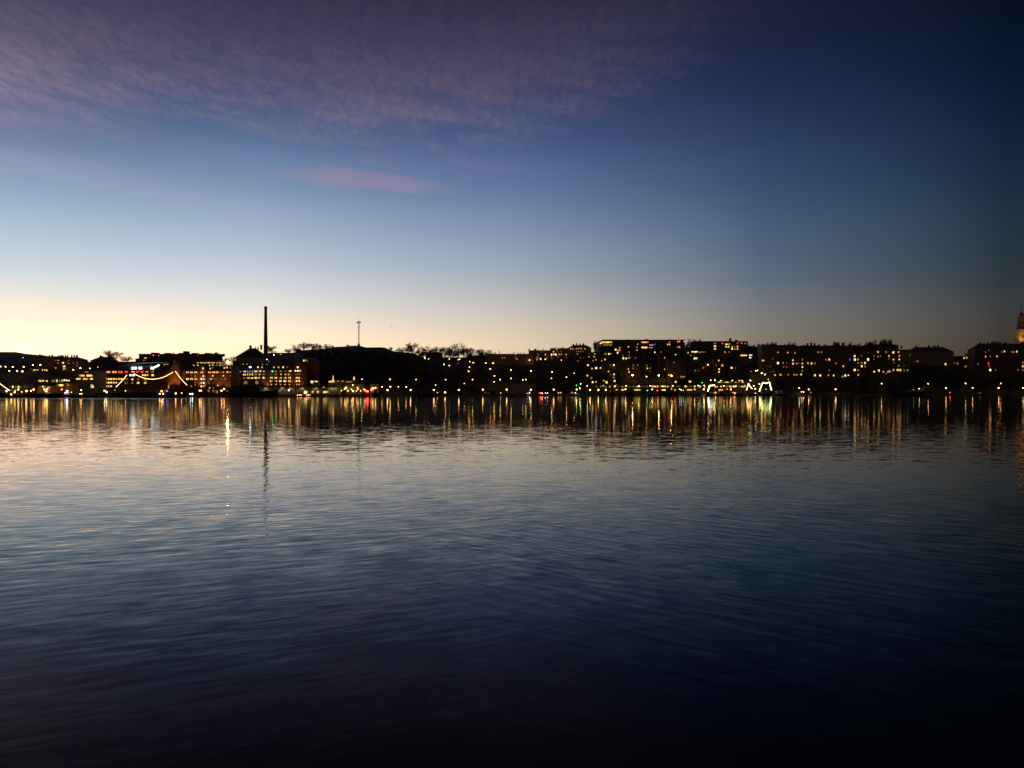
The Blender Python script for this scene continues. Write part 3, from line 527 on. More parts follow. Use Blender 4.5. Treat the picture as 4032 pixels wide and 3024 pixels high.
# ------------------------------------------------------------------ windows
WIN = {
 'A': "845,1035,P;885,1035,O;1040,1035,D;815,1078,P;880,1078,P;958,1075,Y,34,32;1040,1078,P;1110,1078,P;1172,1080,D,16,26;1172,1120,D,16,30;975,1130,W,44,26;845,1153,O;970,1168,W,24,22;1000,1170,D;"
      "470,1168,D;500,1198,D;518,1180,Y;540,1182,Y,20,26;572,1180,Y;645,1180,Y;675,1182,Y,20,24;708,1184,W,24,34;"
      "595,1348,Y,20,36;620,1350,Y,20,36;655,1348,Y,22,36;685,1345,P;715,1350,W,26,24;790,1352,D,22,50;822,1348,D,22,44;865,1348,Y,30,50;908,1348,D,20,46;945,1348,Y,22,46;980,1340,W,24,26;1015,1342,W,24,26;1048,1344,W,24,26;"
      "1247,1268,Y,94,34;1358,1268,Y,100,34;1190,1318,Y,78,28;1300,1320,Y,88,30;1386,1318,Y,56,28;1310,1215,D,70,22;1402,1436,Y,54,50;1390,1412,Y,26,26;"
      "1466,1215,P,68,30;1532,1215,P,44,30;1642,1215,O,74,34;1737,1215,O,84,34;1830,1215,R,78,36;1917,1213,R,60,30;"
      "1455,1320,Y,29,28;1494,1320,Y,29,28;1533,1320,W,29,28;1572,1320,Y,29,28;1611,1320,Y,29,28;1650,1320,Y,29,28;1689,1320,W,29,28;1728,1320,Y,29,28;1767,1320,Y,29,28;1806,1320,Y,29,28;1845,1320,W,29,28;1455,1375,Y,29,28;1494,1375,W,29,28;1533,1375,Y,29,28;1572,1375,Y,29,28;1611,1375,Y,29,28;1650,1375,W,29,28;1689,1375,Y,29,28;1728,1375,Y,29,28;1767,1375,Y,29,28;1455,1430,W,29,28;1494,1430,Y,29,28;1533,1430,Y,29,28;1572,1430,Y,29,28;1611,1430,W,29,28;1650,1430,Y,29,28;1689,1430,Y,29,28;"
      "1905,1320,D,24,30;1935,1322,D,22,30;1905,1378,D,24,36;1935,1380,D,22,36;"
      "148,1440,D;195,1440,Y,26,42;240,1442,D,26,42;283,1440,Y,30,42;320,1440,D,18,36;375,1440,D;185,1490,D;235,1492,Y;"
      "605,1445,D;690,1440,P,40,40;740,1445,O,50,30;605,1503,P;750,1490,P;"  # orange glow on the waterside house wall, put in as emissive panels
      "918,1415,Y,105,34;1035,1415,D,40,36;1015,1392,Y,20,20;",
 'B': "90,1210,O,60,26;162,1210,R,54,26;230,1210,R,50,26;302,1210,R,52,26;390,1208,D,48,26;52,1262,C,34,34;100,1262,C,38,34;240,1262,Y,28,30;275,1262,Y,36,30;312,1262,Y,34,30;390,1262,Y,42,34;82,1325,Y,32,28;170,1325,D,36,26;282,1330,D,64,24;5,1378,D,20,36;82,1378,D,32,30;170,1378,Y,46,36;278,1378,Y,44,36;570,1378,Y,46,36;665,1375,D;"
      "570,1103,Y,30,24;614,1103,Y,32,24;587,1190,O,26,24;400,958,O,22,20;480,965,O,16,16;270,1000,O,18,20;291,1000,O,18,20;260,1035,D,44,18;1080,958,R,16,18;"
      "1074,1073,Y,42,14;1130,1073,Y,36,14;1165,1073,Y,24,14;1200,1073,Y,50,14;1245,1073,Y,34,14;1290,1073,Y,34,14;1322,1073,Y,22,14;1372,1073,Y,24,14;1411,1073,Y,36,14;1015,1111,Y,20,18;1075,1112,Y,20,18;1255,1111,Y;1305,1110,Y;1360,1110,D,20,18;1415,1110,Y,20,18;1470,1112,D;1265,1163,Y,24,24;1300,1150,D,18,18;1480,1152,Y,26,28;1520,1147,Y,22,26;1570,1150,D;"
      "908,1220,Y,18,28;932,1220,Y,18,28;970,1220,Y,20,28;992,1220,Y,18,28;1032,1220,Y,20,28;1056,1220,Y,18,28;1126,1220,W,20,24;1150,1220,Y,22,24;1155,1160,W,26,38;1160,1275,C,28,18;975,1270,D;1035,1275,O,18,20;908,1320,Y,22,32;932,1320,Y,18,32;970,1320,Y,22,32;992,1320,Y,18,32;1034,1320,Y,22,32;1056,1320,Y,18,32;1130,1320,W,26,34;1166,1320,Y,26,34;1130,1380,C,24,26;1166,1380,C,24,26;1130,1430,Y,26,34;1166,1430,Y,26,34;975,1430,D,30,30;1035,1375,R,18,26;1035,1410,D;"
      "1248,1218,Y,20,24;1270,1218,Y,20,24;1304,1218,Y,20,26;1326,1218,Y,18,26;1356,1218,Y,20,26;1380,1218,Y,20,26;1425,1218,O,18,18;1465,1218,O,18,18;1526,1216,Y,32,24;1570,1218,O,16,24;1303,1270,Y,24,24;1465,1272,Y,20,20;1570,1272,D;1250,1320,D;1275,1320,C,16,16;1300,1320,D;1352,1320,D;1435,1318,D,22,26;1490,1318,D,26,26;1250,1385,d,28,40;1302,1385,d,28,40;1378,1418,Y,20,22;1255,1455,Y,26,22;1310,1452,D;1240,1500,D,30,44;1310,1500,D,30,44;1365,1515,D,46,50;1520,1500,D;"
      "1800,1375,D,60,56;1970,1375,D,50,56;1648,1207,Y,22,22;1668,1207,Y,18,22;1718,1208,O,20,20;1774,1206,V,22,24;1796,1206,W,16,24;1830,1208,V,18,26;1866,1208,V,18,26;1905,1210,V,18,30;1946,1204,W,20,24;1968,1204,W,20,24;1670,1262,Y,26,24;1774,1255,Y,20,28;1796,1255,Y,16,28;1832,1252,Y,20,30;1866,1252,Y,18,34;1905,1250,Y,20,40;1950,1250,D,24,30;1670,1318,D;1710,1318,D;1782,1305,D,34,24;1832,1305,Y,18,26;1853,1305,Y,16,26;1886,1305,Y,18,28;1907,1305,Y,18,28;1948,1303,Y,20,26;1970,1303,Y,18,26;1605,1400,O,40,60;1650,1430,D,20,30",  # last two entries: orange lit gable area put in as emissive panels
 'C': "62,1143,Y,18,26;123,1143,Y,18,26;303,1143,Y,22,28;373,1143,Y,18,26;442,1143,W,20,28;510,1143,D,16,24;665,1143,W,28,30;18,1203,W,20,22;38,1203,Y,18,22;80,1202,V,18,26;100,1202,W,18,26;150,1203,V,28,20;335,1203,P,34,22;405,1203,D,40,22;478,1203,D,34,20;535,1200,Y,18,24;556,1198,W,18,26;630,1196,W,22,28;665,1196,C,26,24;702,1196,W,22,28;"
      "18,1250,D,18,30;38,1250,D,14,30;80,1250,Y,18,30;100,1250,D,16,30;150,1250,P,32,28;262,1250,d,32,28;335,1250,P,30,26;410,1248,O,24,28;480,1250,O,22,28;526,1250,Y,18,28;548,1250,P,16,28;645,1247,D,16,26;668,1247,D,16,26;690,1247,D,16,26;"
      "17,1303,W,20,30;38,1303,Y,16,30;78,1303,Y,24,30;140,1303,W,18,30;160,1303,Y,16,30;252,1303,Y,16,30;276,1303,W,18,30;322,1303,Y,18,30;344,1303,Y,16,30;390,1303,D,18,30;412,1303,Y,16,30;460,1303,D,18,30;484,1303,Y,16,30;528,1303,Y,18,30;552,1303,W,16,30;645,1303,Y,20,30;668,1303,W,16,30;692,1303,Y,18,30;"
      "48,1370,D,60,60;150,1360,d,36,40;252,1352,Y,16,32;276,1352,P,18,32;322,1352,P,18,32;344,1352,O,16,32;390,1352,Y,18,32;412,1352,W,16,32;460,1352,W,18,32;484,1352,Y,16,32;528,1352,W,18,32;550,1352,W,16,32;645,1352,W,18,32;668,1352,O,16,32;690,1352,W,16,32;265,1403,O,22,22;335,1403,O,20,20;403,1403,O,20,20;472,1403,O,18,20;540,1403,O,22,20;650,1403,O,20,24;685,1403,O,18,20;205,1395,D,18,60;"  # last entry: a lit pillar put in as an emissive panel
      "758,1040,Y,24,32;786,1038,P,20,34;808,1040,D,14,30;770,1145,D,54,26;765,1250,D,20,20;768,1300,D,24,24;882,1365,W,40,40;912,1352,W,18,22;945,1358,Y,46,26;"
      "783,1522,W,58,50;891,1518,Y,32,38;970,1518,Y,30,38;1062,1518,Y,22,36;1085,1518,Y,18,36;1106,1518,Y,18,36;1134,1518,D,24,36;1135,1445,D,26,28;175,1480,D,20,30;210,1470,D,20,36;395,1505,O,20,20;675,1502,P,16,18;1062,1443,W,20,22;"
      "1160,1355,Y,60,40;1222,1355,D,30,40;1280,1352,O,40,16;1350,1352,O,44,18;1450,1362,D,120,24;1398,1450,W,36,28;1575,1450,Y,32,26;1610,1447,D,18,22;1440,1470,D,40,30;1790,1485,Y,50,46;1820,1470,Y,30,30",  # includes lit wall and roofline of pavilion and kiosk as emissive panels
 'D': "2033,680,P,18,36;2072,678,P,18,36;2125,867,d,18,20",
 'E': "125,617,O,22,22;125,680,D,18,34;153,672,D,16,24;153,702,O,16,20;507,625,P,18,30;483,670,P,20,36;506,682,P,18,44;487,707,O,18,20;547,695,W,26,28;627,620,O,24,30;655,668,P,18,26;400,585,d;550,575,d;595,572,d;"
      "817,527,Y,26,30;763,573,Y,24,26;832,570,D,18,24;890,570,P,18,22;730,623,W,26,36;772,615,W,24,28;805,622,W,30,40;860,620,O,20,28;895,620,P,22,34;733,670,P,20,26;835,668,D,16,20;975,620,O,22,24;975,668,d;"
      "1052,526,O,14,24;1087,526,O,16,26;1122,524,P,14,24;1157,520,O,18,28;1190,518,O,18,30;1228,518,O,20,28;1290,520,O,22,36;1148,570,D,14,24;1182,570,D,14,24;1215,570,D,14,24;1250,570,D,14,24;1165,613,O,14,20;"
      "1500,495,Y,26,30;1805,540,W,28,36;1850,550,O,20,30;1874,505,O,18,28;1874,548,O,20,34;1838,590,W,28,34;1635,608,D,50,36;1692,612,W,26,30;1722,605,D,24,32;2018,493,O,22,28;2160,490,D,18,30;2178,445,P,16,28;2160,545,D,22,34;1925,632,D,18,24;2030,580,D,28,22;1933,683,W,30,38;1980,685,W,28,32;2025,678,O,26,26;2050,672,P,16,24;2137,677,D,20,24;2030,630,D;"
      "1365,615,d;1357,660,O,18,22;1457,615,O,18,24;1443,660,Y,22,26;1475,708,O,18,26;1427,725,O,16,22;1570,725,O,14,20;1573,672,d,16,22;1213,668,P,16,22;1262,678,d,18,24;1208,712,d,16,22;1168,728,D,20,26;1627,703,Y,24,30;"
      "1407,858,Y,24,28;1478,848,C,40,34;1550,847,Y,30,30;1340,798,W,30,36;1685,905,O,22,30;1720,957,P,20,28;1777,953,Y,28,34;1773,1007,O,22,26;1787,1063,W,28,34;1333,975,W,26,30;1397,1013,O,20,26;1605,1060,O,26,30;1653,1085,Y,40,46;1240,1050,d;2017,863,Y,18,24;2028,912,Y,24,30;2100,800,P,26,32;2178,797,D,20,26;2098,848,P,34,30;1905,950,d,20,20;2025,988,P,14,26;1418,1085,W,32,32;1472,1080,O,24,26;1722,795,P,18,26;"
      "1480,1160,D,34,28;1555,1158,D,30,30;1635,1158,D,30,32;1705,1160,O,28,28;1785,1160,Y,26,30;1840,1155,D,20,30;1900,1152,P,18,24;1918,1160,O,16,22;2045,1158,D,30,30;2100,1158,D,16,28;2150,1158,D,30,26;2190,1160,Y,20,26;1818,1213,Y,36,20;1925,1213,W,54,20;2155,1213,Y,110,20;1720,1232,R,10,18;1745,1252,O,26,26",
 'F': "168,415,O,138,26;280,460,V,96,18;335,450,P,14,28;160,503,Y,112,32;268,505,D,84,26;48,447,O,14,28;35,500,D,14,26;33,548,O,22,28;577,410,R,18,26;548,452,O,22,28;580,452,O,24,28;718,402,O,16,32;748,402,O,20,32;718,495,O,16,30;748,495,O,20,30;826,402,Y,26,26;340,450,d;"
      "250,580,d,14,22;332,583,L,18,24;375,630,d,16,20;435,578,R,22,24;683,622,L,16,24;497,675,O,18,22;650,755,P,26,30;200,805,P,22,24;210,852,Y,26,30;255,848,D,20,26;497,868,O,18,22;250,905,D,16,20;"
      "1340,435,D,40,34;1342,480,Y,40,34;1342,525,Y,40,34;1465,435,R,24,28;1530,447,L,50,20;1580,445,Y,20,26;1525,490,Y,30,30;1566,490,Y,30,32;1625,525,W,30,34;1632,492,O,18,30;1718,430,R,22,34;1718,485,O,26,36;1718,528,O,26,28;1672,530,P,34,30;1670,490,P,20,24;1785,430,R,28,26;1845,435,P,34,24;"
      "890,592,O,22,32;1000,575,L,130,20;1130,578,D,120,16;1003,592,O,14,18;1090,586,R,20,26;935,635,P,24,26;1000,687,W,28,38;1032,685,Y,30,38;1510,580,O,26,28;1573,578,P,18,26;1820,635,Y,130,28;1925,633,W,28,30;1955,632,W,14,26;1930,672,C,36,26;"
      "1405,722,O,24,28;1145,843,R,28,30;1360,797,P,20,26;1462,803,Y,36,36;1410,868,W,24,30;1407,912,Y,22,32;1620,842,W,32,38;1685,845,D,18,22;1010,892,D,26,32;1065,890,P,16,26;775,990,O,16,26;825,990,O,16,22;800,1000,D,44,20;685,1078,Y,34,34;922,1075,Y,48,38;"
      "18,1155,D,22,26;50,1155,Y,20,28;100,1155,D,22,26;150,1155,D,20,24;200,1155,P,16,24;285,1155,Y,22,36;313,1155,Y,20,34;340,1155,Y,24,36;378,1155,Y,30,34;440,1150,Y,20,36;465,1150,W,24,38;487,1150,W,20,34;512,1155,Y,22,36;548,1158,Y,24,34;595,1155,D;715,1158,D,16,26;742,1155,D,18,28;848,1155,Y,42,36;885,1155,D,24,30;930,1155,D;1003,1155,Y,30,30;1090,1155,W,32,38;1170,1158,Y,22,28;"
      "1345,1160,Y,26,30;1378,1160,Y,26,26;1445,1158,Y,26,28;1500,1150,D,20,28;1545,1155,D,50,30;1590,1158,Y,26,30;1617,1158,Y,20,28;1655,1155,W,30,36;1690,1152,W,28,40;1745,1160,D,18,28;1770,1158,D,18,30;1795,1158,Y,20,30;1818,1158,Y,18,30;1840,1150,Y,22,40;"
      "1410,1083,L,60,18;1480,1085,D,40,18;1540,1085,L,60,18;1600,1083,D,40,18;1690,1085,Y,40,18;1720,1090,D,40,16;1800,1085,Y,50,16;"
      "50,1215,Y,100,18;480,1215,Y,78,20;915,1213,Y,104,22;1440,1215,O,88,30;615,1195,Y,18,44;1400,1240,D,20,20",
 'G': "270,583,O,16,24;435,588,O,22,26;552,592,O,18,26;180,695,D,14,26;268,765,W,36,40;352,760,Y,18,26;410,765,P,14,22;520,717,Y,24,32;520,775,Y,26,30;580,772,O,22,24;612,765,P,20,24;678,702,D,28,36;678,770,Y,28,34;678,828,Y,26,36;678,897,D,24,36;657,957,W,28,34;140,820,d;360,830,P,20,24;412,830,R,18,24;195,907,D,20,26;145,905,d;"
      "772,763,O,26,34;832,768,Y,28,38;890,768,D,30,40;943,583,D,28,34;998,583,D,28,34;1075,708,R,20,30;1128,708,W,32,40;1240,767,P,28,38;1365,815,O,26,34;1128,880,D,20,24;887,970,W,32,36;977,970,W,30,34;1115,968,O,18,28;1203,972,Y,26,32;1350,990,O,24,36;1397,972,C,30,34;1445,970,W,26,34;"
      "1552,647,W,34,40;1557,707,W,36,40;1608,703,O,26,34;1475,707,B,24,32;1665,642,D,14,26;1612,763,P,28,38;1670,763,D,32,42;1727,762,Y,32,44;1672,817,W,28,38;1727,820,D,28,34;1555,880,W,38,38;1612,880,P,28,34;1612,962,O,22,34;1780,704,W,32,46;1775,592,d,18,24;1945,580,Y,28,34;2080,580,D,28,38;2198,587,Y,30,40;1878,645,R,18,26;1945,657,D,26,34;1983,645,D,16,24;2130,645,O,24,30;1878,697,P,20,28;2128,690,D,20,28;2200,707,P,28,30;1880,907,Y,26,32;1960,890,W,28,44;2033,910,Y,24,32;2115,908,Y,20,32;2142,905,Y,20,32;2085,938,R,22,22;2200,885,P,30,44;"
      "218,965,O,32,32;310,963,O,38,36;440,960,R,26,28;578,962,P,40,30;540,960,O,14,26;20,722,O,50,30",
 'H': "70,915,Y,28,34;148,912,O,22,26;160,968,O,20,30;70,1023,O,22,30;157,1023,Y,22,30;75,1075,D,14,22;140,1120,D,20,26;158,1120,D,16,26;232,1118,d,18,24;72,1183,O,24,32;133,1185,Y,30,38;172,1185,Y,30,38;232,1190,P,20,28;282,1187,G,16,26;425,1052,P,16,30;445,1052,P,14,28;860,1097,Y,26,34;940,1095,Y,24,36;1000,1075,D,14,24;1045,1085,D,28,38;1143,1000,Y,24,32;1183,996,Y,22,32;1290,985,D,18,30;1470,980,O,22,32;1540,975,D,16,30;1645,977,O,22,34;1468,912,R,12,26;1520,880,P,14,28;1755,903,Y,20,32;1712,907,D,14,28;1945,905,Y,22,34;1885,910,P,60,24;1513,1080,R,20,40;1520,1125,R,14,30;1355,1090,P,16,32;1293,1145,Y,22,34;1213,1153,Y,22,30;1165,1130,P,34,30;1540,1185,W,34,38;1620,1185,D,20,30;2035,1072,P,26,34;2035,1127,Y,24,34;2035,1185,P,26,32;1963,1183,P,26,28;320,960,d,24,24",
}
def place_windows():
    cache = {}
    for c, txt in WIN.items():
        s = CROP[c][2]
        for tok in txt.split(';'):
            if not tok.strip(): continue
            p = tok.split(','); x, y, k = float(p[0]), float(p[1]), p[2]
            w = float(p[3]) if len(p) > 3 else 20; h = float(p[4]) if len(p) > 4 else 24
            u, v = P(c, x, y)
            best = None
            for f in FAC:
                if f[1] - 1 <= u <= f[2] + 1 and f[3] - 1 <= v <= f[4]:
                    if best is None or f[5] < best[5]: best = f
            if best is None:
                print('NOWIN', c, tok); continue
            root, Y, eave = best[0], best[5], best[6]
            W = w * .82 / s / F * Y; H = h * .8 / s / F * Y
            lx, ly, lz = xr(u, Y) - root.location.x, Y - root.location.y, zr(v, Y) - root.location.z
            par = root
            if v < eave - 1:
                m = MB(); m.box(-W / 2 - .4, 0, -H / 2 - .8, W / 2 + .4, 4.5, H / 2 + .5)
                m.loft([[(-W / 2 - .6, -.2, H / 2 + .503), (W / 2 + .6, -.2, H / 2 + .503), (0, -.2, H / 2 + 1.3)], [(-W / 2 - .6, 4.5, H / 2 + .503), (W / 2 + .6, 4.5, H / 2 + .503), (0, 4.5, H / 2 + 1.3)]])
                par = m.build('dormer', MT[best[7]], root, (lx, ly, lz)); lx, ly, lz = 0, 0, 0
            m = MB(); m.box(-W / 2, -.06, -H / 2, W / 2, -.01, H / 2)
            m.build('window', WM[k], par, (lx, ly, lz))  # a few of these are lit wall areas put in as glow
place_windows()
# ------------------------------------------------------------------ boats
BOATS = []
def boat(label, c, x0, x1, yh, yb=None, hull='hull', cab='white', cabx=(.3, .7), cabh=.9, mast=0, name='moored_boat', bow=1, off=5, canvas=None, group='boats moored along the far quay', cat='boat', win=None):
    u0, vh = P(c, x0, yh); u1, _ = P(c, x1, yh); uc = (u0 + u1) / 2
    Y = Ys(uc) - off; X0, X1 = xr(u0, Y), xr(u1, Y); L = X1 - X0; cx = (X0 + X1) / 2
    Hh = max(.7, zr(vh, Y)); B = min(6.5, max(1.1, L * .13)); 
    root = empty(name, (cx, Y, 0), label, cat, group)
    rings = []
    for t, wd, sh, kl in ((-.5, .62, 1.02, .55), (-.42, .86, .97, .3), (-.2, 1, .92, 0), (.1, 1, .93, 0), (.3, .84, 1.0, 0), (.42, .5, 1.1, .12), (.5, .06, 1.22, .5)):
        x = t * L * bow; b = B * wd; zt = Hh * sh; z0 = -.6 + kl * Hh * .6
        rings.append([(x, -b, zt), (x, -b * .8, zt * .35), (x, -b * .3, z0), (x, b * .3, z0), (x, b * .8, zt * .35), (x, b, zt)])
    m = MB(); m.loft(rings); m.build('hull', MT[hull], root)
    if cab:
        a, b = (cabx[0] - .5) * L * bow, (cabx[1] - .5) * L * bow
        a, b = min(a, b), max(a, b); ch = cabh * max(1.2, min(Hh, 2.6))
        m = MB(); z0 = Hh * .85
        m.loft([[(a, -B * .62, z0), (b, -B * .62, z0), (b, B * .62, z0), (a, B * .62, z0)], [(a + .25, -B * .55, z0 + ch), (b - .5, -B * .55, z0 + ch), (b - .5, B * .55, z0 + ch), (a + .25, B * .55, z0 + ch)]])
        cb = m.build('cabin', MT[cab], root)
        m = MB(); m.box(a + .1, -B * .62, z0 + ch + .003, b - .3, B * .62, z0 + ch + .12); m.build('cabin_roof', MT[canvas or 'grey'], root)
        if win:
            nw = max(2, int((b - a) / 2.4)); st = (b - a - 1.2) / nw
            for i in range(nw):
                q = MB(); xa = a + .5 + st * i
                q.box(xa, -B * .62 - .03, z0 + ch * .4, xa + st * .65, -B * .6 + .06, z0 + ch * .8); q.build('cabin_window', WM[win], cb)
    if mast:
        ms = mast if isinstance(mast, (list, tuple)) else [(.45, mast)]
        for t, mh in ms:
            q = MB(); q.bar(((t - .5) * L * bow, 0, Hh * .7), ((t - .5) * L * bow, 0, mh), .16 if mh > 14 else .07, .06 if mh > 14 else .04, 6); q.build('mast', MT['wood'], root)
    q = MB(); q.loft([[(x, sg * y, z) for x, y, z in ((-.4 * L, B * .86, Hh * .97 + .7), (.3 * L, B * .8, Hh + .7), (.3 * L, B * .8 + .05, Hh + .76), (-.4 * L, B * .86 + .05, Hh * .97 + .76))] for sg in (-1, -1.001)])
    for k in range(5):
        xx = (-.38 + .165 * k) * L; q.bar((xx, -B * .84, Hh * .9), (xx, -B * .84, Hh + .74), .03)
    q.build('railing', MT['iron'], root)
    BOATS.append((u0, u1, zr(0, Y), Y, Hh, root, B))
    return root, Y, Hh
boat('dark boat moored at the left edge under the bright greenish light bar', 'A', -60, 185, 1535, cab='grey', mast=0)
boat('long low dark boat second from the left edge below the yellow window row', 'A', 205, 560, 1548, cab='hull', cabh=.5)
boat('long dark boat below the orange lit waterside house', 'A', 575, 945, 1540, cab='grey', cabx=(.2, .75), cabh=.6)
boat('small boat with cyan and violet lights under the amber pavilion', 'A', 955, 1130, 1555, cab='white', cabx=(.35, .8), mast=9, bow=-1)
boat('dark open boat in front of the yellow banded office block', 'A', 1150, 1480, 1562, cab='grey', cabx=(.55, .8), cabh=.7)
rs, YS, HS = boat('large dark two masted sailing ship carrying golden light strings', 'A', 1720, 2830, 1520, hull='hull', cab='grey', cabx=(.2, .75), cabh=.8, mast=[(.20, 14.2), (.70, 15.6)], name='sailing_ship', bow=1, off=9, cat='ship', group=None)
boat('big dark ship with long superstructure in front of the brick factory', 'B', 1560, 2290, 1505, hull='hull', cab='hull', cabx=(.04, .66), cabh=1.5, mast=0, name='cargo_ship', off=8, cat='ship', group=None)
boat('small boat with orange deck lights below the long pale quay building', 'C', 640, 862, 1562, hull='hull', cab='white', cabx=(.4, .75), cabh=.7)
boat('bright red boat with glaring deck lights by the quayside station', 'C', 1638, 1765, 1520, hull='redp', cab='redp', cabx=(.2, .7), cabh=.9, name='red_boat')
boat('dark tug just right of the red boat', 'C', 1800, 1905, 1530, cab='grey', cabx=(.3, .8), cabh=1.3, bow=-1)
boat('dark long barge under the bare hill between two quay lamps', 'D', 615, 965, 1285, cab='hull', cabx=(.1, .5), cabh=.6, bow=-1)
boat('small boat lit yellow right of the dark long barge', 'D', 1035, 1115, 1275, hull='hull', cab='yel', cabx=(.2, .85), cabh=.9, win='Y')
boat('dark boat with a pale canvas top right of the retaining wall lamps', 'D', 2140, 2225, 1275, cab='grey', cabx=(.1, .6), cabh=1.1)
boat('red lit boat left of the yellow ferry', 'E', 490, 605, 1280, hull='hull', cab='redp', cabx=(.15, .9), cabh=.9, win='R')
yf, YF, HF = boat('small ferry glowing yellow all over in the middle of the quay', 'E', 815, 940, 1285, hull='yel', cab='yel', cabx=(.08, .85), cabh=1.7, mast=9.5, name='ferry', cat='ferry', win='Y')
boat('long pale boat right of the yellow ferry', 'E', 960, 1265, 1282, hull='white', cab='white', cabx=(.1, .75), cabh=.7)
boat('dark boat with one orange light under the restaurant lamps', 'E', 1690, 1800, 1275, cab='hull', cabx=(.2, .8), cabh=1.0)
boat('dark boat before the left end of the coloured restaurant lights', 'E', 1985, 2110, 1270, cab='hull', cabx=(.3, .9), cabh=1.1, mast=12)
boat('pale low boat below the leftmost coloured lights', 'F', 180, 345, 1282, hull='grey', cab='white', cabx=(.4, .75), cabh=.6)
boat('dark covered boat below the wide green ended light bar', 'F', 405, 545, 1270, cab='hull', cabx=(.1, .9), cabh=.7)
boat('dark covered boat below the violet quay light', 'F', 560, 715, 1265, cab='hull', cabx=(.1, .9), cabh=.8)
boat('boat with a pale blue lit canvas cover', 'F', 930, 1110, 1292, hull='hull', cab='blue', cabx=(.08, .92), cabh=.8, canvas='blue', bow=-1)
boat('moored ship outlined by white light strings at its left end', 'F', 1195, 1500, 1275, hull='hull', cab='white', cabx=(.25, .8), cabh=.9, mast=[(.16, 11), (.40, 11)], name='moored_ship', cat='ship', bow=-1)
boat('grey hulled boat with an orange lit cabin between the lit ships', 'F', 1510, 1880, 1268, hull='grey', cab='white', cabx=(.25, .55), cabh=.7, win='O')
boat('dark boat under the peaked light string', 'F', 1885, 2060, 1275, cab='grey', cabx=(.2, .7), cabh=.8, mast=14)
boat('ship outlined by yellow green light strings at the right end of the festival', 'F', 2070, 2310, 1272, hull='hull', cab='grey', cabx=(.2, .7), cabh=.9, mast=[(.27, 13.5), (.78, 13)], name='moored_ship', cat='ship')
boat('houseboat with a plain beige cabin right of the lit ships', 'G', 215, 420, 1280, hull='hull', cab='beige', cabx=(.12, .68), cabh=2.2, name='houseboat')
boat('low white boat with two bright deck lights right of the beige houseboat', 'G', 520, 700, 1272, hull='white', cab='white', cabx=(.3, .7), cabh=.6)
boat('low pale boat below the tall quay lamp right of the houseboat', 'G', 720, 860, 1276, hull='grey', cab='white', cabx=(.4, .8), cabh=.5)
boat('long black barge at the foot of the right hand slope', 'H', 0, 260, 1520, cab='hull', cabx=(.2, .6), cabh=.6)
boat('pale roofed boat left of the slanting lit tent', 'H', 270, 530, 1510, hull='hull', cab='white', cabx=(.1, .7), cabh=.7)
boat('tiny boat with a pale cabin light on the far right quay', 'H', 1335, 1480, 1545, hull='hull', cab='beige', cabx=(.1, .5), cabh=.9, win='D')
